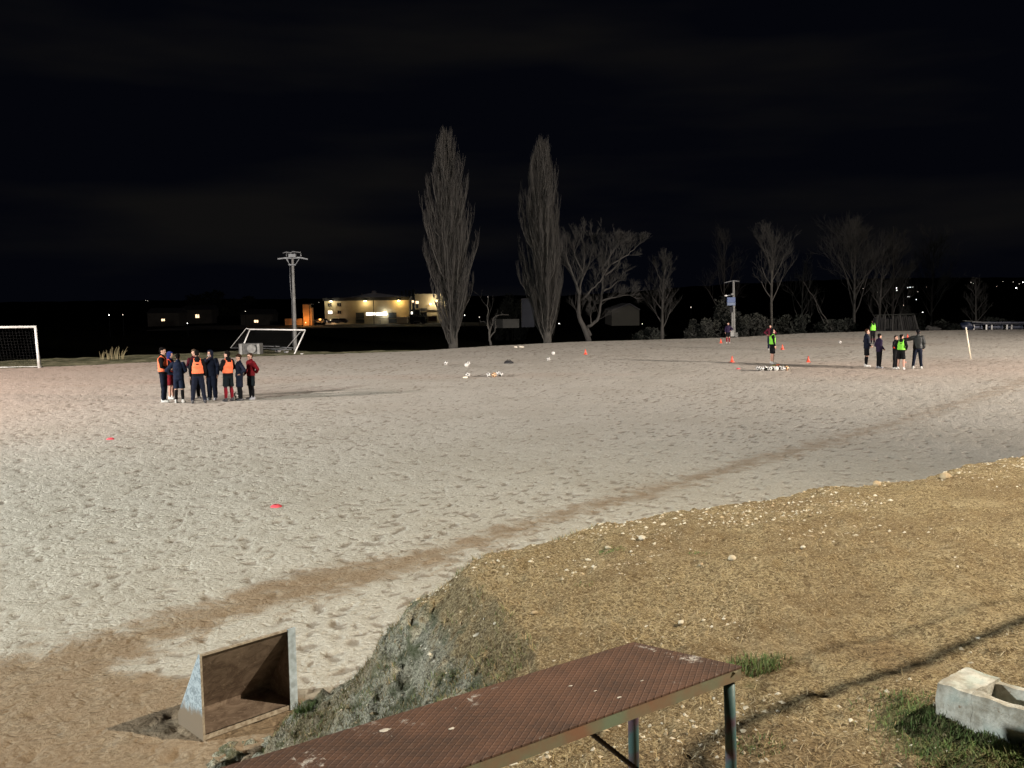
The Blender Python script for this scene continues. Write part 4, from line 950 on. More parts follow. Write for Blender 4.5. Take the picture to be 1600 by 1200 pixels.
xb2, zb2 = G3(667.5, 504); MB().box(((xa+xb2)/2, 0-.4, (zb_+zb2)/2-.2), (xb2-xa, 1.2, zb_-zb2)).build('dark_lobby', M_FASC, ann)
x, z = G3(677, 484.5); MB().box((x, -.2, z), (3.8, .3, .12)).build('ledge', M_FASC, ann)
x, z = G3(675.5, 493.3); MB().box((x, -.5, z), (3.0, .8, .22)).build('canopy', M_WALL, ann); x, z = G3(675.5, 498); MB().box((x, -.08, z), (2.4, .2, 1.4)).build('doorway', mat('dark_red_interior', (.12, .04, .03), (.05, .02, .02), .8, 1), ann)
x, z = G3(697, 474); MB().box((x, -.1, z), (.5, .1, 1.4)).build('lit_window', M_LITW, ann)

# orange lit tower and wall
tw = empty('brick_tower', D(480, 505, 280)); o0 = tw.location; tag(tw, 'square tower lit orange from below, between utility pole and factory', 'tower')
def G4(px, py): q = D(px, py, 280)-o0; return q.x, q.z
M_ORW = mat('ochre_render', (.50, .30, .14), (.36, .20, .09), .9, .6)
xa, za = G4(473, 476); xb, _ = G4(482.5, 476); MB().box(((xa+xb)/2, 1.5, (za-1)/2), (xb-xa, 3, za+1)).build('shaft', M_ORW, tw)
xc, zc = G4(486.3, 481); MB().box(((xb+xc)/2+.02, 1.8, (zc-1)/2), (xc-xb-.04, 2.4, zc+1)).build('side_bay', M_ORW, tw)
MB().box(((xa+xc)/2, 1.5, za+.12), (xc-xa+.3, 3.3, .2)).build('roof', M_FASC, tw)
lp = MB().ell(((xa+xb)/2+.2, -2.0, .2), (.15, .15, .1)).build('ground_lamp', M_LITC, tw, True); plight(tw, ((xa+xb)/2, -2.4, .9), 480, (1, .42, .10), .2)
plight(tw, (xc+1.2, -1.2, 1.2), 160, (1, .5, .2), .2)
wl = empty('boundary_wall', D(456, 505, 281)); o0 = wl.location; tag(wl, 'low wall dimly lit orange left of the tower, behind the utility pole', 'wall')
q0 = D(446, 498, 281)-o0; q1 = D(473, 505, 281)-o0
MB().box(((q0.x+q1.x)/2, 0, (q0.z-.6)/2), (q1.x-q0.x, .3, q0.z+.6)).build('panel', M_ORW, wl)
for k in range(5): MB().box((q0.x+(q1.x-q0.x)*k/4.2, -.22, (q0.z-.6)/2), (.25, .12, q0.z+.6)).build('pier', M_ORW, wl)

# small houses with a lit window each
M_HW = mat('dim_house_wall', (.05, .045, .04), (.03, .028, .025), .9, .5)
for k, (px, py, dz, ww, wh, lb) in enumerate([(255, 500, 300, 5, 3.2, 'dark farmhouse whose doorway glows cream, left of the group'), (308.5, 494, 330, 5.5, 5, 'dark farmhouse with one warm window above the orange bibs'), (400.5, 502, 300, 6, 3.6, 'dark farmhouse with a small cream window above the smaller goal')]):
    q = D(px, py, dz); s3 = dz/FPX; zg = ground_far(q.x, q.y); h = empty('farmhouse', (q.x, q.y, zg)); tag(h, lb, 'house', 'far dark farmhouses'); zc = q.z-zg
    hh = zc+2.2; MB().box((0, 4, hh/2), (10, 8, hh)).build('wall', M_HW, h)
    mb = MB(); V = [(-5.3, -.3, hh+.02), (5.3, -.3, hh+.02), (5.3, 8.3, hh+.02), (-5.3, 8.3, hh+.02), (-5.3, 4, hh+1.6), (5.3, 4, hh+1.6)]; mb.add(V, [(0, 1, 5, 4), (2, 3, 4, 5), (0, 4, 3), (1, 2, 5), (0, 3, 2, 1)]); mb.build('roof', M_FASC, h)
    w = MB().box((0, -.06, zc), (ww*s3+.2, .1, wh*s3+.2)).build('window', M_WALL, h); MB().box((0, -.13, zc), (ww*s3, .04, wh*s3)).build('pane', M_LITC, w)
    MB().box((.1*ww*s3, -.16, zc), (.12, .03, wh*s3)).build('frame', M_HW, w)

# parked cars before the factory's left end
M_CARS = [mat('car_paint_silver', (.30, .30, .31), (.25, .25, .26), .3, 2, metal=.5), mat('car_paint_dark', (.04, .04, .05), (.03, .03, .04), .3, 2), mat('car_paint_maroon', (.12, .02, .02), (.09, .015, .015), .3, 2)]
M_GLASS = mat('car_glass', (.02, .02, .025), (.015, .015, .02), .1, 2); M_TYRE = mat('tyre', (.02, .02, .02), (.012, .012, .012), .9, 5)
M_TAIL = emat('car_lamp', (1.0, .85, .7), 3)
def car(loc, rz, mm, lb):
    r = empty('parked_car', loc, rz); tag(r, lb, 'car', 'cars parked by the factory')
    def prof(pts, w, name, m_, y=0):
        k = len(pts); V = [(a, -w/2, z) for a, z in pts]+[(a, w/2, z) for a, z in pts]; MBx = MB(); MBx.add(V, [tuple(range(k)), tuple(range(2*k-1, k-1, -1))]+[(i+k, (i+1) % k+k, (i+1) % k, i) for i in range(k)]); return MBx.build(name, m_, r, bevel=.06)
    prof([(-2.05, .3), (2.05, .3), (2.1, .62), (1.9, .82), (1.1, .93), (-1.95, .98), (-2.1, .7)], 1.72, 'body', mm)
    prof([(-1.75, .99), (1.0, .95), (.35, 1.44), (-1.25, 1.46)], 1.5, 'cabin', M_GLASS); MB().box((-.45, 0, 1.47), (1.5, 1.35, .04)).build('roof_panel', mm, r, bevel=.01)
    for x in (-1.3, 1.3):
        for y in (-.84, .84):
            w = MB().tube([(x, y-.1, .32), (x, y+.1, .32)], .32, 18).build('wheel', M_TYRE, r); MB().tube([(x, y-.105, .32), (x, y+.105, .32)], .17, 12).build('rim', M_CONC, w)
    for y in (-.62, .62): MB().box((2.08, y, .66), (.08, .3, .14)).build('headlight', M_TAIL, r)
zc_ = D(515, 505.5, 284).z+.05
for k, (px, rz, mi, lb) in enumerate([(489, .2, 0, 'silver parked car nearest the orange tower'), (499, 2.9, 1, 'dark parked car second from the orange tower'), (509, .1, 2, 'maroon parked car under the left factory windows'), (522, 3.3, 1, 'dark parked car in front of the pink lit factory wall'), (533, 3.1, 1, 'dark parked car rightmost of the row, left of the roller door')]):
    q = D(px, 505, 284-(k % 2)); car((q.x, q.y, zc_), rz, M_CARS[mi], lb)

# pale wall, container and barn behind the trees
q = D(791, 508.5, 130); w_ = empty('low_wall', (q.x, q.y, q.z-.2)); tag(w_, 'low pale wall dimly seen behind the forked sapling between the poplars', 'wall')
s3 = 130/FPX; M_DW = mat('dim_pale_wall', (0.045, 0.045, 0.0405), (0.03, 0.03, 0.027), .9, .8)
MB().box((0, 0, .4), (40*s3, .3, 9*s3+.3)).build('panel', M_DW, w_, bevel=.03); MB().box((0, 0, .4+9*s3/2+.22), (41*s3, .42, .12)).build('coping', M_DW, w_)
q = D(825, 499, 120); c_ = empty('metal_shed', (q.x, q.y, q.z-1)); tag(c_, 'bluish corrugated metal shed half hidden by the right poplar', 'shed'); s3 = 120/FPX
M_COR = mat('bluish_corrugated', (0.0245, 0.028, 0.035), (0.01575, 0.0175, 0.0245), .5, .8)
mb = MB(); nn = 26; V = []; F_ = []
for i in range(nn+1):
    x = (-10+20*i/nn)*s3; y = .06*(i % 2); V += [(x, y, 0), (x, y, 31*s3+1)]
for i in range(nn): F_.append((2*i, 2*i+2, 2*i+3, 2*i+1))
V += [(-10*s3, 2.4, 0), (-10*s3, 2.4, 31*s3+1), (10*s3, 2.4, 0), (10*s3, 2.4, 31*s3+1)]; L_n = 2*(nn+1)
F_ += [(0, 1, L_n+1, L_n), (2*nn, L_n+2, L_n+3, 2*nn+1), (L_n, L_n+1, L_n+3, L_n+2)]
mb.add(V, F_); mb.build('wall', M_COR, c_); MB().box((0, 1.2, 31*s3+1.06), (20.5*s3, 2.7, .1)).build('roof', M_FASC, c_)
q = D(978, 497, 125); b_n = empty('barn', (q.x, q.y, q.z-1)); tag(b_n, 'dim olive barn with a gabled end, behind the spreading forked tree', 'barn'); s3 = 125/FPX
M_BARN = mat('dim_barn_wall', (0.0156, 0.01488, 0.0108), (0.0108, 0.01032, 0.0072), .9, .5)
mb = MB(); pr_ = [(-22*s3, 0), (21*s3, 0), (21*s3, 13*s3+1), (6*s3, 21*s3+1), (-22*s3, 12*s3+1)]; k = 5
V = [(a, 0, z) for a, z in pr_]+[(a, 9, z) for a, z in pr_]; mb.add(V, [tuple(range(k)), tuple(range(2*k-1, k-1, -1))]+[(i+k, (i+1) % k+k, (i+1) % k, i) for i in range(k)]); mb.build('wall', M_BARN, b_n)
mb = MB(); mb.beam((-23*s3, 4.5, 12*s3+1.05), (6*s3, 4.5, 21*s3+1.12), 9.6, .08); mb.beam((6*s3, 4.5, 21*s3+1.12), (22*s3, 4.5, 13*s3+1.0), 9.6, .08); mb.build('roof', M_FASC, b_n)

# ------------------------------------------------------------------ far lights
def land_hit(px, py):
    d = ray(px, py); best = None
    for k in range(70, 900):
        t = k*3.0/d.y; p = CAM+d*t
        if p.z < ground_far(p.x, p.y)+5: return p
    return CAM+d*(1400/d.y)
M_LW = emat('street_lamp_glow', (1.0, .97, .92), 9); M_LW2 = emat('dim_lamp_glow', (1.0, .9, .75), 2.5)
far_l = [(1400, 449.5, 2), (1401, 453.5, 1.4), (1418, 449.5, .9), (1422, 448.8, 1), (1426, 448.6, .9), (1418.5, 463, .8), (1421, 463.6, .6), (1431.5, 468, .8), (1411.5, 477, .7), (1441.5, 488, .9), (1371, 456.7, .7), (1348.5, 450.8, .5), (1434, 455.7, .6), (1448, 448.5, .4), (1482, 444.5, .4), (1517, 441.4, .7), (1521, 443, 1), (1557, 447.4, .5), (1567, 440, .5), (1583, 440.5, .6), (1587.5, 450, 1.6), (1592.5, 443.5, .7), (1598, 441, 1.1), (170.5, 492.3, 1.0), (192, 491.8, .4), (227.5, 469.5, .5), (230.5, 470, .5), (293, 505, .8), (383.5, 486.5, .5), (498.5, 472.5, .5), (726, 492.5, 1.0), (762, 464, .5), (749, 495.5, .7), (873.5, 505.5, .9), (1079.5, 480, .5), (1003.5, 513, .6)]
lamp_labels = ['brightest white far lamp above the left end of the plank shack', 'smaller lamp just below the brightest far lamp', 'left lamp of the tight row right of the brightest far lamp', 'second lamp of the tight row right of the brightest far lamp', 'right lamp of the tight row right of the brightest far lamp', 'left of the dim pair under the tight lamp row', 'right of the dim pair under the tight lamp row', "lamp low on the hillside, above the coach's head and left", 'dim lamp halfway between brightest lamp and the shack roof', 'lowest lone far lamp, just right of the plank shack roof', 'lamp shining through branches, left of the brightest far lamp', "faint lamp left of the largest right hand tree's trunk", 'faint lamp right of the dim pair on the hillside', 'faint high lamp between the shack and small faint tree', 'very faint high lamp in the gap right of the shack trees', "left of two lamps beside the small faint tree's top", "right of two lamps beside the small faint tree's top", 'faint lamp right of the small faint tree', 'faint highest lamp near the right edge', 'left lamp of the cluster at the right edge', 'largest lamp of the cluster at the right edge', 'small lamp just above the largest one at the right edge', 'last far lamp, cut by the right edge of the view', 'lone lamp low on the plain between big goal and huddle', 'faint lamp right of the lone lamp on the left plain', 'left of two faint high lamps over the left plain', 'right of two faint high lamps over the left plain', 'small lamp low between the two nearest farmhouse windows', 'faint lamp above and left of the smaller goal', 'faint lamp in the sky line between orange tower and factory', 'lamp glinting through the lower branches of the left poplar', 'faint lamp on the skyline above the forked sapling', 'faint lamp left of the forked sapling', 'lamp glinting at the right foot of the right poplar', 'faint lamp right of the narrow upright tree', 'faint lamp low right of the dim olive barn']
for (px, py, r), lb in zip(far_l, lamp_labels):
    p = land_hit(px, py); zg = ground_far(p.x, p.y); h = max(1.5, p.z-zg); rr_ = max(.09, r*p.y/FPX*.62)
    o = empty('street_lamp', (p.x, p.y, zg)); tag(o, lb, 'street lamp', 'far lamps across the dark plain and hillside')
    MB().tube([(0, 0, -1), (0, 0, h)], .05, 5).build('post', M_DARK, o)
    MB().ell((0, -rr_*.6, h), (rr_, rr_, rr_*.8), nu=10, nv=6).build('lamp_head', M_LW if r > .75 else M_LW2, o, True)

# ------------------------------------------------------------------ bare trees
def tubes_mesh(name, lines, n, mat_, parent):
    Vs = []; Fs = []; b = 0
    for pts, rad in lines:
        k = len(pts); P_ = np.asarray(pts, float); T_ = np.gradient(P_, axis=0); T_ /= np.linalg.norm(T_, axis=1)[:, None]+1e-9
        ref = np.array([.31, .87, .38]); X_n = np.cross(T_, ref); X_n /= np.linalg.norm(X_n, axis=1)[:, None]+1e-9; Y_n = np.cross(T_, X_n)
        a = np.arange(n)*2*PI/n; r = np.asarray(rad)[:, None, None]
        R_ = P_[:, None]+r*(np.cos(a)[None, :, None]*X_n[:, None]+np.sin(a)[None, :, None]*Y_n[:, None]); Vs.append(R_.reshape(-1, 3))
        i = np.arange(k-1)[:, None]*n+np.arange(n)[None]+b; j = np.arange(k-1)[:, None]*n+(np.arange(n)[None]+1) % n+b
        Fs.append(np.stack([i, j, j+n, i+n], -1).reshape(-1, 4)); b += k*n
    V = np.concatenate(Vs); F_ = np.concatenate(Fs); me = bpy.data.meshes.new(name)
    me.vertices.add(len(V)); me.vertices.foreach_set('co', V.astype(np.float32).ravel()); me.loops.add(len(F_)*4); me.loops.foreach_set('vertex_index', F_.astype(np.int32).ravel())
    me.polygons.add(len(F_)); me.polygons.foreach_set('loop_start', np.arange(0, len(F_)*4, 4, dtype=np.int32)); me.update(calc_edges=True)
    me.polygons.foreach_set('use_smooth', np.ones(len(F_), bool)); me.materials.append(mat_); o = bpy.data.objects.new(name, me); C.objects.link(o); o.parent = parent; return o
def bez(p0, p1, p2, k):
    t = np.linspace(0, 1, k)[:, None]; return (1-t)**2*p0+2*t*(1-t)*p1+t*t*p2
def tree_base(px, dist_extra, py=None, dist=None):
    th_ = math.atan2((px-800)/FPX, 1); e = float(edge_r(np.array([th_]))[0])+dist_extra if dist is None else dist/math.cos(th_)
    x, y = e*math.sin(th_), e*math.cos(th_); return x, y, ground_far(x, y)
def poplar(px, topy, wpx, extra, seed, label, lean=0.0):
    x, y, z = tree_base(px, extra); ztop = D(px, topy, y).z; H = ztop-z; Rm = wpx/2*y/FPX; rg3 = np.random.RandomState(seed)
    root = empty('poplar_tree', (x, y, z)); tag(root, label, 'poplar tree', 'tall bare poplars')
    def env(h):   # envelope radius at relative height
        return Rm*np.interp(h, [0, .08, .2, .35, .5, .65, .8, .9, .96, 1.0], [.36, .46, .72, .93, 1.0, .90, .70, .54, .36, .14])
    trunk = [(np.array([[0, 0, -.4], [.02, 0, H*.25], [.05*lean, 0, H*.6], [lean*.3, 0, H*.9], [lean*.4, 0, H]]), [.34, .26, .16, .07, .02])]
    main = []; tw = []
    for k in range(190):
        az = rg3.uniform(0, 2*PI); hs = H*(.02+.80*rg3.uniform(0, 1)**1.25); ln = rg3.uniform(.14, .34)*H; he = min(hs+ln, H*.985)
        lob = 1+.20*math.sin(az*3+seed)+.16*math.sin(he*1.3+az*2)+.10*math.sin(he*3.1+az)
        rr_ = env(he/H)*lob*math.sqrt(rg3.uniform(.05, 1)); e0 = env(hs/H)*.15*rg3.uniform(0, 1) if hs > H*.1 else .12
        p0 = np.array([e0*math.cos(az)+lean*.4*hs/H, e0*math.sin(az), hs]); p2 = np.array([rr_*math.cos(az)+lean*.4*he/H, rr_*math.sin(az), he]); p1 = np.array([p2[0]*.85, p2[1]*.85, hs+(he-hs)*.38])
        c_ = bez(p0, p1, p2, 7)+rg3.normal(0, .035, (7, 3)); r0n = .022+.026*(ln/(.3*H)); main.append((c_, np.linspace(r0n, .010, 7)))
        for q in range(22):
            t = rg3.uniform(.15, 1); b0 = c_[0]*(1-t)+c_[-1]*t if False else np.array([np.interp(t*6, range(7), c_[:, i]) for i in range(3)])
            l = rg3.uniform(.5, 1.5); a2 = az+rg3.uniform(-1.5, 1.5); o_ = rg3.uniform(.10, .34)*l
            e_ = b0+np.array([o_*math.cos(a2), o_*math.sin(a2), l*.95]); rad = np.hypot(e_[0], e_[1]); mx = env(min(e_[2]/H, 1))*1.12*lob+.06
            if rad > mx: e_[:2] *= mx/rad
            if e_[2] > H*1.01: continue
            m_ = (b0+e_)/2+np.array([math.cos(a2), math.sin(a2), -.2])*.06*l; tw.append((np.stack([b0, m_, e_]), [.011, .008, .004]))
            for s5 in range(2):
                t5 = rg3.uniform(.3, .9); b5 = b0*(1-t5)+e_*t5; l5 = rg3.uniform(.25, .6); a5 = rg3.uniform(0, 2*PI)
                tw.append((np.stack([b5, b5+np.array([.22*l5*math.cos(a5), .22*l5*math.sin(a5), l5])]), [.008, .004]))
    tubes_mesh('trunk', trunk, 10, M_BARK, root); tubes_mesh('branches', main, 5, M_BARK, root); tubes_mesh('twigs', tw, 3, M_TWIG, root)
poplar(709, 207, 78, 2.2, 3, 'taller bare poplar on the left, rising right of the lit factory', -.9)
poplar(856, 220, 70, 2.2, 11, 'slightly shorter bare poplar on the right, beside the forked spreading tree', -1.0)

def bare_tree(px, topy, wpx, extra, seed, label, mb_=None, mt_=None, name='bare_tree', limbs=None, dist=None, dens=1.0, first=.3, upw=.55, group='bare trees beyond the pitch', trunk_r=.16):
    x, y, z = tree_base(px, extra, dist=dist); ztop = D(px, topy, y).z; H = ztop-z; W_ = wpx*y/FPX/2; rg3 = np.random.RandomState(seed)
    root = empty(name, (x, y, z)); tag(root, label, 'tree', group); big_l = []; tw = []
    def grow(p, d, L_n, r, lev):
        k = 5; pts = [p]; q = p.copy(); dd_ = d.copy()
        for i in range(k-1):
            dd_ = dd_+rg3.normal(0, .10, 3); dd_[2] += .07; dd_ /= np.linalg.norm(dd_); q = q+dd_*L_n/(k-1); pts.append(q)
        pts = np.array(pts); (big_l if lev < 2 else tw).append((pts, np.linspace(r, r*.45, k)))
        if lev >= 4: return
        nb = int([4, 5, 6, 5][lev]*dens+rg3.uniform(0, 1))
        for i in range(nb):
            t = rg3.uniform(.25, 1)*(k-1); b0 = np.array([np.interp(t, range(k), pts[:, a]) for a in range(3)])
            ax_ = rg3.normal(0, 1, 3); ax_ -= ax_.dot(dd_)*dd_; ax_ /= np.linalg.norm(ax_); an = rg3.uniform(.35, .85); nd = dd_*math.cos(an)+ax_*math.sin(an); nd[2] += upw*.4; nd /= np.linalg.norm(nd)
            ll = L_n*rg3.uniform(.45, .72)
            if b0[2]+nd[2]*ll > H*1.02: ll *= .5
            grow(b0, nd, ll, max(r*.5*(1-.3*t/(k-1)), .008), lev+1)
    if limbs is None:
        tr = bez(np.array([0, 0, -.3]), np.array([rg3.uniform(-.3, .3), 0, H*.4]), np.array([rg3.uniform(-.3, .3), 0, H*.92]), 8); big_l.append((tr, np.linspace(trunk_r, .02, 8)))
        nm = int(15*dens)
        for i in range(nm):
            t = first+(.95-first)*i/nm; b0 = np.array([np.interp(t*7, range(8), tr[:, a]) for a in range(3)]); az = i*2.4+rg3.uniform(-.4, .4)
            reach = W_*(1.0-.75*max(0, t-.45)/.55)*rg3.uniform(.55, 1.05); up = reach*rg3.uniform(.8, 2.2)
            d_ = np.array([math.cos(az)*reach, math.sin(az)*reach, up]); ll = np.linalg.norm(d_)
            if b0[2]+up > H: up = max(H-b0[2], .3); d_[2] = up; ll = np.linalg.norm(d_)
            grow(b0, d_/ll, ll*.8, max(trunk_r*.42*(1-t*.6), .02), 1)
    else:
        for (pl_, r_a, r_b, yo) in limbs:
            pts = []
            for i, (lx, ly) in enumerate(pl_):
                q = D(lx, ly, y+yo*i/(len(pl_)-1)); pts.append((q.x-x, q.y-y, q.z-z))
            pts = np.array(pts); kk = len(pts); tt = np.linspace(0, kk-1, kk*3-2); pts = np.stack([np.interp(tt, range(kk), pts[:, a]) for a in range(3)], 1); pts[1:-1] += rg3.normal(0, .03, (len(pts)-2, 3))
            big_l.append((pts, np.linspace(r_a, r_b, len(pts)))); kk = len(pts)
            Ll = np.linalg.norm(pts[-1]-pts[0])
            for i in range(int(9*dens)):
                t = rg3.uniform(.25, 1)*(kk-1); b0 = np.array([np.interp(t, range(kk), pts[:, a]) for a in range(3)]); d0 = pts[min(int(t)+1, kk-1)]-pts[max(int(t)-1, 0)]; d0 /= np.linalg.norm(d0)
                ax_ = rg3.normal(0, 1, 3); ax_ -= ax_.dot(d0)*d0; ax_ /= np.linalg.norm(ax_); nd = d0*.75+ax_*.65; nd[2] += .25; nd /= np.linalg.norm(nd)
                grow(b0, nd, min(Ll*.35, 1.9)*rg3.uniform(.6, 1.1), max(r_b*.9, .02), 2)
    tubes_mesh('trunk', big_l, 7, mb_ or M_BARK2, root); tubes_mesh('twigs', tw, 3, mt_ or M_TWIG2, root)
    return root
# forked spreading tree
bare_tree(922, 366, 100, 1.2, 5, 'forked spreading bare tree with pale twisting limbs right of the poplars', M_BARK2, M_TWIG2, limbs=[
 ([(921, 538), (914, 515), (905, 495), (905, 460), (897, 435), (886, 408), (884, 395)], .22, .03, -1.0),
 ([(905, 462), (908, 440), (913, 415), (912, 385), (908, 365)], .10, .02, .6),
 ([(908, 470), (925, 452), (938, 440), (950, 415), (955, 390)], .075, .02, -.5),
 ([(922, 525), (916, 511), (926, 506), (935, 498), (938, 480), (941, 450), (941, 420), (946, 395), (950, 372)], .16, .025, 1.2),
 ([(941, 425), (955, 415), (975, 402), (990, 390), (996, 381)], .07, .018, .8),
 ([(940, 470), (955, 465), (975, 462), (992, 461)], .08, .02, -.8),
 ([(908, 440), (920, 412), (926, 390), (928, 369)], .07, .015, .9),
 ([(941, 420), (955, 398), (965, 380), (968, 368)], .07, .015, -.8),
 ([(911, 425), (898, 400), (896, 380), (900, 369)], .06, .015, -.5),
 ([(943, 455), (955, 448), (965, 438), (975, 425)], .07, .02, 1.4),
 ([(945, 430), (962, 418), (970, 400), (972, 385)], .08, .02, -.6),
 ([(925, 507), (922, 495), (925, 485), (921, 475)], .05, .015, -1)], dens=1.25)
bare_tree(767, 455, 45, 1.0, 21, 'small forked sapling standing between the two poplars', M_BARK, M_TWIG2, limbs=[
 ([(767, 541), (765, 525), (763, 512), (762, 495), (762, 478), (763, 462)], .085, .015, 0),
 ([(765, 522), (768, 508), (771, 497), (780, 492), (795, 492)], .06, .015, .4),
 ([(766, 527), (773, 517), (775, 508), (773, 498)], .045, .012, -.3),
 ([(763, 508), (756, 502), (750, 502)], .03, .01, .2)], dens=.35, name='sapling')
bare_tree(1036, 374, 56, 5, 31, 'narrow upright bare tree left of the short pole with the blue box', dens=1.0, first=.22, upw=1.0)
bare_tree(1207, 346, 70, 6, 33, 'slender pale stemmed bare tree behind the green bibbed player', M_BARK, dens=1.0, first=.40, upw=.9)
bare_tree(1335, 330, 100, 12, 35, 'largest bare tree on the right, its crown spreading above the smaller players', dens=1.15, first=.26, trunk_r=.20)
bare_tree(1393, 338, 80, 16, 37, 'bare tree rising directly behind the plank shack', M_BARKD, dens=1.1, first=.15, upw=.9)
bare_tree(1375, 380, 60, 12, 38, 'thin bare tree at the left side of the plank shack', M_BARKD, dens=.8, first=.15, upw=1.0)
bare_tree(1455, 350, 90, 26, 39, 'faint bare tree right of the plank shack, top lost in the dark', M_BARKD, mat('faint_twigs', (.018, .016, .013), (.01, .009, .008), .9, 1), dens=1.0, first=.25)
bare_tree(1527, 425, 42, 10, 41, 'small faint bare tree behind the low shelters', M_BARKD, dens=.9, first=.2, upw=1.0)
bare_tree(1255, 395, 70, 22, 43, 'faint thin bare tree between the slender and the largest right hand trees', M_BARKD, dens=.8, first=.25)
bare_tree(1130, 340, 90, 38, 45, 'barely visible tall bare tree far behind the blue box pole', M_BARKD, mat('fainter_twigs', (.012, .011, .009), (.008, .007, .006), .9, 1), dens=.9, first=.3)
bare_tree(1298, 455, 40, 8, 47, 'leaning bare saplings left of the largest right hand tree', M_BARKD, name='leaning_sapling', limbs=[([(1300, 515), (1285, 490), (1270, 462), (1255, 440)], .05, .02, 0), ([(1288, 505), (1278, 485), (1272, 460)], .04, .015, 1)], dens=.4)

# leafy scrub and dark evergreen masses
def leaf_mass(px, py_top, wpx, extra, seed, label, name='bush', mt=None, cat='bush', nl=3500, dist=None, ls=.16, group=None, stems=True):
    x, y, z = tree_base(px, extra, dist=dist); H = D(px, py_top, y).z-z; W_ = wpx*y/FPX/2; rg3 = np.random.RandomState(seed)
    root = empty(name, (x, y, z)); tag(root, label, cat, group)
    cl = []; 
    for k in range(26):
        a = rg3.uniform(0, 2*PI); r = math.sqrt(rg3.uniform(0, 1))*.75; h = rg3.uniform(.12, .82)*(1-.45*r*r); cl.append((r*math.cos(a)*W_, r*math.sin(a)*W_*.6, h*H, rg3.uniform(.16, .34)))
    cl = np.array(cl); i = rg3.randint(0, len(cl), nl); u_ = rg3.normal(0, 1, (nl, 3)); u_ /= np.linalg.norm(u_, axis=1)[:, None]; rad = cl[i, 3]*rg3.uniform(.5, 1.15, nl)
    c = cl[i, :3]+u_*rad[:, None]*np.array([W_, W_*.7, H*.55]); c[:, 2] = np.clip(c[:, 2], .05, H*1.02)
    a_ = rg3.normal(0, 1, (nl, 3)); a_ /= np.linalg.norm(a_, axis=1)[:, None]; b_ = np.cross(a_, rg3.normal(0, 1, (nl, 3))); b_ /= np.linalg.norm(b_, axis=1)[:, None]
    s_ = ls*rg3.uniform(.5, 1.3, nl)[:, None]; V = np.stack([c-a_*s_, c+b_*s_*.45, c+a_*s_, c-b_*s_*.45], 1).reshape(-1, 3)
    me = bpy.data.meshes.new('crown'); me.from_pydata(V.tolist(), [], (np.arange(nl*4).reshape(-1, 4)).tolist()); me.materials.append(mt or M_SCRUB); o = bpy.data.objects.new('crown', me); C.objects.link(o); o.parent = root
    if stems:
        ln = []
        for k in range(16):
            e_ = cl[rg3.randint(0, len(cl)), :3]; b0 = np.array([e_[0]*.3, e_[1]*.3, -.2]); ln.append((bez(b0, np.array([e_[0]*.4, e_[1]*.4, e_[2]*.6]), e_*1.05, 5), np.linspace(.05, .015, 5)))
        tubes_mesh('stems', ln, 4, M_BARKD, root)
leaf_mass(1092, 487, 56, 5, 1, 'rounded dark green bush left of the short blue box pole', group='bushes beyond the pitch')
leaf_mass(1128, 462, 60, 10, 2, 'taller dark bush directly behind the short blue box pole', group='bushes beyond the pitch')
leaf_mass(1172, 472, 66, 7, 3, 'olive bush between the blue box pole and slender tree', group='bushes beyond the pitch')
leaf_mass(1232, 484, 80, 9, 4, 'wide dim thicket behind the slender pale stemmed tree', group='bushes beyond the pitch', mt=M_LEAFD)
leaf_mass(1305, 492, 80, 9, 5, 'low dim thicket left of the largest right hand tree', group='bushes beyond the pitch', mt=M_LEAFD)
leaf_mass(1015, 508, 60, 8, 6, 'low dark bushes at the foot of the narrow upright tree', group='bushes beyond the pitch', mt=M_LEAFD)
leaf_mass(1480, 498, 70, 12, 7, 'low dark bushes between the shack and the shelters', group='bushes beyond the pitch', mt=M_LEAFD)
leaf_mass(1565, 488, 50, 10, 8, 'dark bush showing above the low shelters', group='bushes beyond the pitch', mt=M_LEAFD)
leaf_mass(1420, 470, 60, 24, 9, 'dark bush mass behind the plank shack', group='bushes beyond the pitch', mt=M_LEAFD)
leaf_mass(800, 447, 60, 0, 10, 'large round black evergreen between the two poplars', 'evergreen_tree', M_LEAFD, 'tree', 6000, dist=170, ls=.35)
leaf_mass(345, 447, 130, 0, 12, 'broad black evergreen on the plain above the huddle', 'evergreen_tree', M_LEAFD, 'tree', 6000, dist=420, ls=.9)
# reeds at the pitch edge left
for k, (px, h_) in enumerate([(160, 14), (170, 17), (176, 24), (183, 22), (190, 20)]):
    p = P(px, 563, 0); p = P(px, 561.5, .0); hh = h_*p.y/FPX; rg3 = np.random.RandomState(k); ln = []
    for i in range(7):
        a = rg3.uniform(-1, 1); ln.append((bez(np.array([a*.12, 0, 0]), np.array([a*.15, 0, hh*.6]), np.array([a*.3+.12, rg3.uniform(-.1, .1), hh*rg3.uniform(.6, 1)]), 5), [.022, .018, .014, .010, .004]))
    r_ = empty('dry_reeds', p); tubes_mesh('stalks', ln, 4, mat('dry_reed_%s' % 'abcde'[k], (.20, .17, .09), (.13, .11, .06), .9, 3), r_)
    tag(r_, ['short dry weed stalks nearest the big goal', 'dry stalks second from the big goal', 'tallest clump of dry stalks on the left verge', 'dry stalks just right of the tallest clump', 'dry stalks nearest the huddle of players'][k], 'weeds', 'dry stalks on the verge')

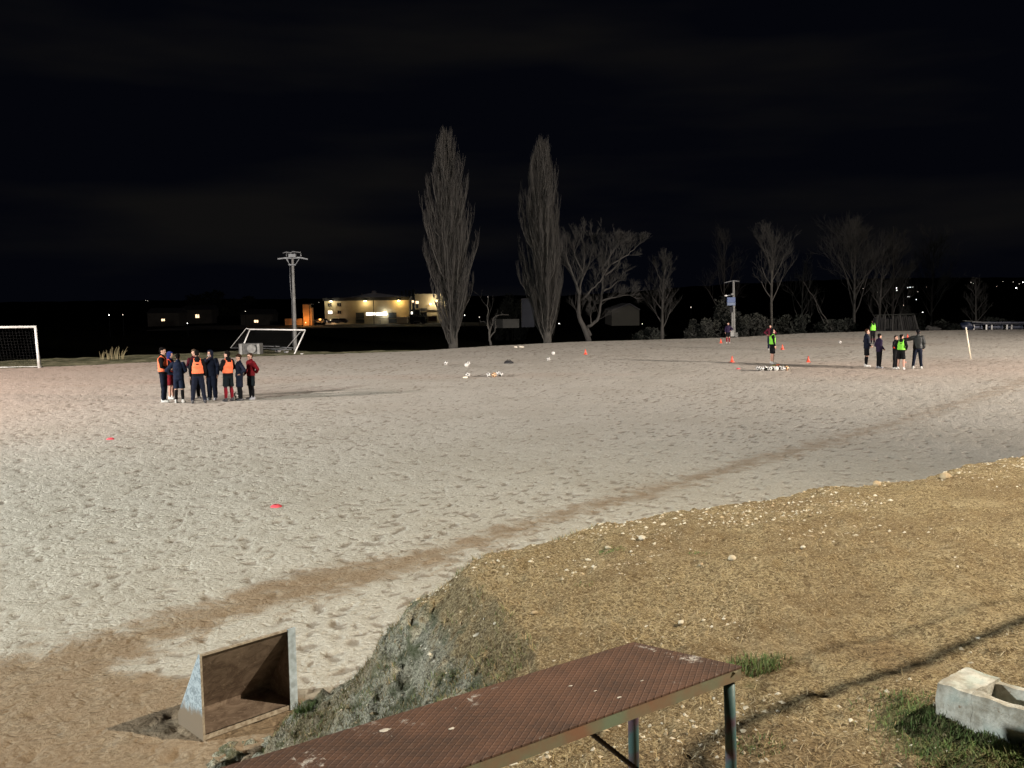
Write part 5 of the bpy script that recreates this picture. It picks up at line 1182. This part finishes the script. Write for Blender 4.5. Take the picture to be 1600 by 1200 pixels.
# ------------------------------------------------------------------ people
CK = {'orange_bib': .78, 'red_orange_bib': .62, 'lime_bib': .62, 'white_knit': .7, 'white_glove': .7, 'dark_red_cloth': .5, 'red_knit': .5, 'grey_scarf': .8, 'royal_blue_hood': .45, 'maroon_cloth': .6}
def cloth(name, c, c2=None, r=.85): return mat(name, tuple(x*CK.get(name, .34) for x in c), tuple(x*CK.get(name, .34) for x in (c2 or tuple(y*.6 for y in c))), r, 9, .006, bscale=14, spec=.12)
K_SKIN = mat('skin', (.42, .25, .185), (.36, .205, .15), .6, 12, spec=.25)
K_NAVY = cloth('navy_cloth', (.018, .026, .058)); K_NAVY2 = cloth('blue_navy_cloth', (.022, .036, .085)); K_BLACK = cloth('black_cloth', (.012, .012, .015)); K_DKG = cloth('dark_teal_cloth', (.014, .026, .034))
K_RED = cloth('dark_red_cloth', (.26, .010, .018)); K_MAR = cloth('maroon_cloth', (.12, .012, .03)); K_BLUE = cloth('royal_blue_hood', (.03, .05, .24)); K_PURP = cloth('dim_purple_cloth', (.05, .03, .09))
K_ORG = cloth('orange_bib', (.95, .22, .10), (.88, .17, .07)); K_ORR = cloth('red_orange_bib', (.85, .09, .05), (.75, .07, .04)); K_GRN = cloth('lime_bib', (.30, .85, .09), (.24, .74, .07))
K_WSOCK = cloth('white_knit', (.68, .68, .68)); K_RSOCK = cloth('red_knit', (.36, .015, .03)); K_BSOCK = cloth('black_knit', (.012, .012, .014))
K_WSHOE = mat('pale_shoe', (.50, .50, .47), (.34, .34, .32), .5, 18); K_DSHOE = mat('dark_shoe', (.03, .03, .035), (.018, .018, .02), .5, 18); K_GSHOE = mat('grey_shoe', (.30, .31, .33), (.2, .2, .22), .5, 18)
K_HBRN = mat('brown_hair', (.045, .022, .012), (.018, .010, .006), .9, 40, .006, spec=.1); K_HBLK = mat('dark_hair', (.007, .006, .0055), (.004, .0035, .003), .95, 40, .006, spec=.05); K_HLIT = mat('light_brown_hair', (.085, .055, .035), (.04, .028, .018), .9, 40, .006, spec=.1)
K_EYE = mat('dark_eye', (.02, .015, .012), (.01, .01, .01), .2, 5); K_GLV = cloth('white_glove', (.6, .6, .6)); K_PUFF = mat('puffer_nylon', (.020, .022, .021), (.012, .013, .013), .5, 8, .006, spec=.2)

def fuse(mb, name, mm, parent, vox=.012, amp=.0, cutf=None, smooth=2, wr=9.0):
    me = mb.mesh('tmp'); o = bpy.data.objects.new('tmp', me); C.objects.link(o)
    r = o.modifiers.new('r', 'REMESH'); r.mode = 'VOXEL'; r.voxel_size = vox; r.use_smooth_shade = True
    sm = o.modifiers.new('s', 'SMOOTH'); sm.iterations = smooth; sm.factor = .5
    dg = bpy.context.evaluated_depsgraph_get(); m2 = bpy.data.meshes.new_from_object(o.evaluated_get(dg)); bpy.data.objects.remove(o, do_unlink=True); bpy.data.meshes.remove(me)
    if amp:
        n_ = len(m2.vertices); co = np.empty(n_*3, np.float32); m2.vertices.foreach_get('co', co); co = co.reshape(-1, 3).astype(float)
        no = np.empty(n_*3, np.float32); m2.vertex_normals.foreach_get('vector', no); no = no.reshape(-1, 3)
        w = fbm(co[:, 0]*wr+co[:, 2]*wr*.5+3, co[:, 1]*wr+co[:, 2]*wr*1.2, 3, 5)-.45; co += no*(w*amp*2)[:, None]
        m2.vertices.foreach_set('co', co.astype(np.float32).ravel())
    m2.name = name; m2.materials.clear(); m2.materials.append(mm); m2.polygons.foreach_set('use_smooth', np.ones(len(m2.polygons), bool)); m2.update()
    ob = bpy.data.objects.new(name, m2); C.objects.link(ob); ob.parent = parent; return ob

ARMS = {'down': ((.235, .02, 1.15), (.235, -.05, .90)), 'pocket': ((.27, .06, 1.15), (.20, -.13, .98)), 'cross': ((.25, -.06, 1.15), (.0, -.22, 1.19)), 'behind': ((.29, .12, 1.15), (.09, .19, 1.02)),
        'hip': ((.39, .08, 1.17), (.20, -.03, 1.03)), 'front': ((.25, -.02, 1.15), (.10, -.24, 1.06)), 'mouth': ((.22, -.17, 1.22), (.06, -.20, 1.44)), 'out': ((.42, -.12, 1.30), (.66, -.22, 1.32)), 'fwd': ((.22, -.12, 1.18), (.16, -.36, 1.22))}
def person(px, py, hpx, yaw, label, group, arms=('down', 'down'), top=K_NAVY, kind='jacket', bottom='trousers', bm_=K_BLACK, leg=None, sock=None, shoe=K_DSHOE, bib=None, head='hair', hm=K_HBLK, lean=0.0, nod=0.0, hy=0.0, stance=.10, step=0.0, bulk=1.0, mask=None, logo=False, trim=None):
    foot = P(px, py, 0); q = D(px, py-hpx, foot.y); Hm = q.z; sc = Hm/1.755
    root = empty('person', (foot.x, foot.y, 0), R(yaw)-math.atan2(foot.x, foot.y), sc); tag(root, label, 'person', group)
    V3 = Vector
    def up(v):   # apply lean above hips
        v = V3(v); t = max(0, (v.z-.95)/.8); v.y -= lean*t; v.z -= abs(lean)*.12*t; return v
    hipx = .085; feet = []
    for s_ in (-1, 1):
        fx = s_*stance; fy = step*s_*.5; feet.append((s_, fx, fy))
    hd = up((0, -.015, 1.625)); nk = up((0, .005, 1.47)); cs = R(hy); hrot = Matrix.Rotation(cs, 3, 'Z') @ Matrix.Rotation(nod, 3, 'X')
    def hp(x, y, z): return hd+hrot @ V3((x, y, z))
    hr_ = [list(r) for r in hrot]
    sh = {s_: up((s_*.165*min(bulk, 1.06), .01, 1.405)) for s_ in (-1, 1)}; arm = {}
    for i, s_ in ((0, -1), (1, 1)):
        e_, w_ = ARMS[arms[i]]; arm[s_] = (up((s_*e_[0], e_[1], e_[2])), up((s_*w_[0], w_[1], w_[2])))
    # body
    b = MB()
    b.loft([(0, .0, .86, .06, .05), (0, .0, .90, .145, .095), (0, .0, .97, .155, .10), (*up((0, 0, 1.08))[:], .130, .090), (*up((0, 0, 1.22))[:], .150, .100), (*up((0, .005, 1.34))[:], .165, .105), (*up((0, .01, 1.42))[:], .125, .080), (*up((0, .01, 1.46))[:], .06, .06)])
    b.cap(nk-V3((0, 0, .06)), hd-V3((0, -.01, .05)), .055, .05)
    b.ell(hp(0, .01, .025), (.074, .092, .098), hr_, 18, 12); b.ell(hp(0, -.02, -.045), (.056, .068, .07), hr_, 16, 10)
    b.cap(hp(0, -.082, .015), hp(0, -.104, -.018), .008, .013, 8); b.ell(hp(0, -.082, -.058), (.024, .014, .007), hr_); b.ell(hp(0, -.078, -.068), (.02, .014, .008), hr_); b.ell(hp(0, -.078, .035), (.05, .014, .010), hr_); b.ell(hp(0, -.07, -.10), (.026, .02, .016), hr_)
    for s_ in (-1, 1): b.ell(hp(s_*.076, .012, -.005), (.009, .020, .032), hr_)
    for s_, fx, fy in feet:
        kn = V3(((hipx+abs(fx))/2*s_*1.03, fy*.5-.015, .49)); an = V3((fx, fy+.01, .09))
        b.cap((s_*hipx, 0, .90), kn, .082, .055); b.cap(kn, kn.lerp(an, .35)+V3((0, .012, 0)), .052, .056); b.cap(kn.lerp(an, .35)+V3((0, .012, 0)), an, .056, .036)
        b.cap(an-V3((0, -.02, .045)), an+V3((s_*.02, -.13, -.062)), .036, .026)
    for s_ in (-1, 1):
        e_, w_ = arm[s_]; b.cap(sh[s_], e_, .050, .038); b.cap(e_, w_, .038, .025)
        d_ = (w_-e_).normalized(); side_ = V3((0, 1, 0)) if abs(d_.y) < .8 else V3((s_, 0, 0)); side_ = (side_-d_*side_.dot(d_)).normalized(); nn_ = d_.cross(side_)
        curl = -V3((s_*.6, .4, 0)); curl = (curl-d_*curl.dot(d_)).normalized(); pc_ = w_+d_*.045
        rotp = Matrix((side_, nn_, d_)).transposed(); b.ell(pc_, (.038, .019, .05), [list(r) for r in rotp])
        for k, ll in enumerate((.062, .072, .068, .052)):
            o_ = (k-1.5)*.018; p0 = pc_+d_*.035+side_*(-o_); p1 = p0+d_*ll*.5+curl*ll*.12; p2 = p1+d_*ll*.4+curl*ll*.38; b.cap(p0, p1, .0088, .0082, 7); b.cap(p1, p2, .0082, .007, 7)
        t0_ = pc_-d_*.02-side_*.030; t1_ = t0_-side_*.028+d_*.028; b.cap(t0_, t1_, .0105, .0095, 7); b.cap(t1_, t1_+d_*.032+curl*.008, .0095, .008, 7)
    fuse(b, 'body', K_SKIN, root, .0085, smooth=1)
    for s_ in (-1, 1): MB().ell(hp(s_*.029, -.083, .012), (.012, .008, .008), hr_, 10, 6).build('eye', K_EYE, root, True)
    # top
    g = .018*bulk+(.02 if kind == 'puffer' else 0); c = MB(); hem = .90 if kind != 'long' else .84
    rings = [(0, 0, hem, .165+g, .115+g), (0, 0, 1.0, .160+g, .112+g), (*up((0, 0, 1.12))[:], .150+g, .105+g), (*up((0, 0, 1.25))[:], .160+g, .112+g), (*up((0, .005, 1.36))[:], .165+g, .112+g), (*up((0, .01, 1.425))[:], .135+g, .088+g), (*up((0, .01, 1.465))[:], .085+g*.5, .075), (*up((0, .01, 1.50))[:], .074, .072)]
    c.loft(rings)
    if kind == 'puffer':
        for k in range(8):
            z = .93+k*.068; o_ = up((0, 0, z)); c.ell((0, o_.y, o_.z), (.195, .155, .046), nu=22)
    for s_ in (-1, 1):
        e_, w_ = arm[s_]; a_ = .066*bulk+(.012 if kind == 'puffer' else 0); c.cap(sh[s_]+V3((0, 0, -.01)), e_, a_, a_*.82); c.cap(e_, e_.lerp(w_, .93), a_*.82, a_*.60)
        if kind == 'puffer':
            for k in range(5): c.ell(sh[s_].lerp(e_, .15+k*.2), (a_*1.12, a_*1.12, .035)); c.ell(e_.lerp(w_, .1+k*.18), (a_*.95, a_*.95, .035))
    if head != 'hood':
        c.cap(nk+V3((0, .02, -.01)), nk+V3((0, .015, .03)), .074, .070)
    if kind == 'hoodie': c.ell(nk+V3((0, .075, .0)), (.095, .06, .065))
    nm = {'jacket': 'jacket', 'puffer': 'puffer_jacket', 'hoodie': 'hooded_top', 'long': 'long_coat'}[kind]
    jk = fuse(c, nm, top, root, .013, .010)
    if trim:
        for s_ in (-1, 1): e_, w_ = arm[s_]; fuse(MB().cap(e_.lerp(w_, .1), e_.lerp(w_, .32), .058, .054), 'sleeve_stripe', trim, root, .014)
    # legs
    zc = .86; 
    def legpts(s_, fx, fy): return V3((s_*hipx, 0, .90)), V3(((hipx+abs(fx))/2*s_*1.03, fy*.5-.015, .49)), V3((fx, fy+.01, .09))
    if bottom == 'shorts':
        t = MB(); t.loft([(0, 0, .80, .10, .09), (0, 0, .86, .160, .118), (0, 0, .98, .158, .115), (0, 0, 1.03, .14, .10)])
        for f_ in feet:
            h_, kn, an = legpts(*f_); e_ = h_.lerp(kn, .93); t.cap(h_, h_.lerp(kn, .45), .098, .098); t.tube([h_.lerp(kn, .3), e_], [.096, .104], 16)
        fuse(t, 'shorts', bm_, root, .013, .010)
        if leg:
            t = MB()
            for f_ in feet: h_, kn, an = legpts(*f_); t = MB(); t.cap(h_.lerp(kn, .7), kn, .066, .060); t.cap(kn, kn.lerp(an, .4)+V3((0, .01, 0)), .059, .062); t.cap(kn.lerp(an, .4)+V3((0, .01, 0)), an, .062, .043); fuse(t, 'legging', leg, root, .012)
    else:
        t = MB(); t.loft([(0, 0, .82, .10, .085), (0, 0, .87, .150, .112), (0, 0, .98, .155, .110), (0, 0, 1.03, .14, .10)]); gg = .018 if bottom == 'trousers' else .032
        for f_ in feet: h_, kn, an = legpts(*f_); t.cap(h_, kn, .086+gg, .064+gg); t.cap(kn, an+V3((0, .0, .02)), .060+gg, .046+gg)
        fuse(t, 'trousers', bm_, root, .013, .012)
    if sock:
        for f_ in feet: h_, kn, an = legpts(*f_); t = MB(); k0 = kn.lerp(an, .12); t.cap(k0+V3((0, .004, 0)), kn.lerp(an, .38)+V3((0, .012, 0)), .062, .066); t.cap(kn.lerp(an, .38)+V3((0, .012, 0)), an, .066, .046); fuse(t, 'sock', sock, root, .012)
    for s_, fx, fy in feet:
        t = MB(); an = V3((fx, fy+.01, .09)); t.cap(an+V3((0, .025, -.035)), an+V3((s_*.022, -.15, -.055)), .047, .036); t.ell(an+V3((s_*.01, -.05, -.05)), (.045, .12, .038)); t.cap(an+V3((0, .03, -.01)), an+V3((0, .02, .01)), .046, .046); t.box(an+V3((s_*.012, -.055, -.079)), (.075, .25, .02))
        fuse(t, 'shoe', shoe, root, .010)
    # bib
    if bib:
        t = MB(); g2 = g+.014
        t.loft([(0, 0, .985, .162+g2, .114+g2), (*up((0, 0, 1.12))[:], .150+g2, .107+g2), (*up((0, 0, 1.24))[:], .150+g2, .114+g2), (*up((0, .005, 1.32))[:], .132+g2, .112+g2), (*up((0, .007, 1.37))[:], .118+g2, .104+g2)])
        for s_ in (-1, 1): t.tube([up((s_*.105, -.085, 1.30)), up((s_*.092, -.075, 1.40)), up((s_*.085, .01, 1.475)), up((s_*.092, .095, 1.40)), up((s_*.105, .110, 1.30))], [.034, .032, .030, .032, .034], 10)
        bo = fuse(t, 'bib', bib, root, .012, .007, wr=12)
        if logo: z = up((0, 0, 1.30)); MB().box((0, z.y+.114+g2+.010, z.z), (.085, .012, .035)).build('bib_patch', K_BLACK, bo)
    # head wear
    t = MB()
    if head == 'hair' or head == 'curly':
        t.ell(hp(0, .028, .050), (.082, .092, .082), hr_, 18, 12); t.ell(hp(0, .05, .0), (.074, .062, .075), hr_); t.ell(hp(0, -.045, .098), (.058, .042, .026), hr_)
        if head == 'curly':
            for k in range(26):
                a = k*2.4; u_ = .2+.8*(k/26); t.ell(hp(.085*math.sin(u_*1.7)*math.cos(a), .03+.085*math.sin(u_*1.7)*math.sin(a)*.9, .06+.085*math.cos(u_*1.7)), (.028, .028, .026))
        fuse(t, 'hair', hm, root, .010, .008, wr=30, smooth=1)
    elif head == 'beanie':
        t.ell(hp(0, .018, .055), (.086, .100, .088), hr_, 18, 12); t.tube([hp(0, .014, .028), hp(0, .014, .062)], [.096, .096], 20); t.ell(hp(0, .045, -.01), (.078, .068, .070), hr_); fuse(t, 'beanie', hm, root, .011, .003)
    elif head == 'hood':
        t.ell(hp(0, .035, .025), (.100, .108, .122), hr_, 18, 12); t.cap(hp(0, .05, -.06), nk+V3((0, .03, -.02)), .088, .095); t.ell(hp(0, -.02, .105), (.075, .062, .032), hr_); t.cap(nk+V3((0, -.03, -.03)), nk+V3((0, -.03, .01)), .062, .058)
        fuse(t, 'hood', hm, root, .011, .006)
    if mask: fuse(MB().ell(hp(0, -.062, -.045), (.058, .042, .050), hr_), 'face_cover', mask, root, .010)
    return root
GL_ = 'players huddled on the left of the pitch'; GR_ = 'players and coach on the right of the pitch'
# left huddle, back row first
person(306, 622.5, 77, 12, 'light haired player in dark red and navy top, half hidden behind an orange bib', GL_, ('front', 'front'), K_MAR, 'jacket', 'trousers', K_BLACK, shoe=K_DSHOE, hm=K_HLIT, trim=K_NAVY, nod=.25)
person(268.5, 623.5, 74, 60, 'player in a blue hood and red orange bib with bare legs and white socks', GL_, ('front', 'front'), K_NAVY, 'jacket', 'shorts', K_RED, None, None, K_WSHOE, K_ORR, 'hood', K_BLUE, hy=0, nod=.1)
person(257, 628.5, 86, 75, 'tall player in profile at far left of the huddle, orange bib and black trousers', GL_, ('front', 'front'), K_BLACK, 'jacket', 'trousers', K_NAVY, None, K_BLACK, K_WSHOE, K_ORG, 'hair', K_HBLK, nod=.3, stance=.08)
person(332.5, 624.5, 78, -20, 'hooded adult with covered face, dark coat and navy trousers, leaning into the huddle', GL_, ('mouth', 'down'), K_NAVY, 'long', 'wide', K_NAVY, None, None, K_GSHOE, None, 'hood', K_NAVY, lean=.10, bulk=1.35, mask=cloth('grey_scarf', (.34, .30, .28)), hy=-15)
person(281, 629.5, 77, 165, 'player from behind in navy jacket and navy shorts, bare knees and long black socks', GL_, ('front', 'hip'), K_NAVY2, 'long', 'shorts', K_NAVY2, None, K_BSOCK, K_WSHOE, None, 'hair', K_HBLK, nod=.15, stance=.12, bulk=1.2)
person(311, 630, 83, 178, 'player seen from behind in an orange bib and black trousers, legs apart', GL_, ('down', 'down'), K_BLACK, 'hoodie', 'trousers', K_NAVY, None, None, K_DSHOE, K_ORG, 'hair', K_HBLK, stance=.19, logo=True, nod=.2)
person(358, 627, 79, -150, 'player in orange bib, dark shorts over tights and red socks', GL_, ('front', 'front'), K_BLACK, 'hoodie', 'shorts', K_DKG, K_MAR, K_RSOCK, K_DSHOE, K_ORG, 'beanie', K_HBLK, hy=35, stance=.12, bulk=1.1)
person(375.5, 626, 72, -70, 'curly brown haired player in navy kit with a hand on the hip', GL_, ('hip', 'hip'), K_NAVY, 'jacket', 'shorts', K_NAVY, K_BLACK, K_BSOCK, K_DSHOE, None, 'curly', K_HBRN, nod=.15, stance=.09)
person(393.5, 624, 72.5, -60, 'player in a dark red jacket and black shorts at the right end of the huddle', GL_, ('pocket', 'behind'), K_RED, 'jacket', 'shorts', K_DKG, K_BLACK, None, K_GSHOE, None, 'hair', K_HBRN, bulk=1.25, stance=.10, nod=.1)
# right group
person(1353.5, 572.8, 59, 100, 'tall player in navy jacket, shorts and bare knees, leftmost of the coach group', GR_, ('pocket', 'pocket'), K_NAVY, 'long', 'shorts', K_BLACK, None, K_BSOCK, K_WSHOE, None, 'hair', K_HBRN, bulk=1.15)
person(1373, 575.2, 54, 120, 'shorter player in long dark jacket, tights and beanie, second from left near the coach', GR_, ('pocket', 'pocket'), K_PURP, 'long', 'trousers', K_BLACK, None, None, K_GSHOE, None, 'beanie', K_HBLK, bulk=1.2)
person(1398.5, 576, 52, 60, 'dark clothed player with a red sleeve, mostly hidden behind the lime bib', GR_, ('front', 'pocket'), K_BLACK, 'jacket', 'trousers', K_BLACK, None, None, K_WSHOE, None, 'hair', K_HBLK, trim=K_ORR)
person(1407.5, 577.3, 55, 170, 'player from behind in lime green bib, black shorts, bare legs, beside the coach', GR_, ('pocket', 'pocket'), K_BLACK, 'hoodie', 'shorts', K_BLACK, None, None, K_WSHOE, K_GRN, 'hair', K_HBLK, stance=.13, bulk=1.15, logo=True, hy=-40)
person(1433, 575.8, 61, 185, 'coach in black puffer jacket and white shoes, one arm stretched out leftwards', GR_, ('down', 'out'), K_PUFF, 'puffer', 'trousers', K_NAVY, None, None, K_WSHOE, None, 'beanie', K_BLACK, stance=.17, bulk=1.3)
person(1363.5, 537.5, 38, 200, 'distant player in lime bib before the dark trees, just left of the plank shack', GR_, ('pocket', 'front'), K_BLACK, 'jacket', 'trousers', K_BLACK, None, K_MAR, K_DSHOE, K_GRN, 'hair', K_HBLK)
person(1203, 546.5, 40, 10, 'distant player in a purple jacket directly behind the lime bibbed player with the balls', GR_, ('hip', 'hip'), K_MAR, 'jacket', 'trousers', K_NAVY, None, None, K_WSHOE, None, 'beanie', K_HBLK)
person(1206.5, 568.5, 55, 110, 'player in lime bib, black shorts and bare legs standing behind the row of balls', GR_, ('down', 'down'), K_BLACK, 'hoodie', 'shorts', K_BLACK, None, None, K_WSHOE, K_GRN, 'hood', K_BLACK, hy=-40, stance=.10)
person(1137.5, 536, 32.5, 5, 'distant player in dark navy with red socks, beside the blue box pole', GR_, ('down', 'hip'), K_PURP, 'jacket', 'shorts', K_BLACK, None, K_RSOCK, K_WSHOE, None, 'hair', K_HBLK)
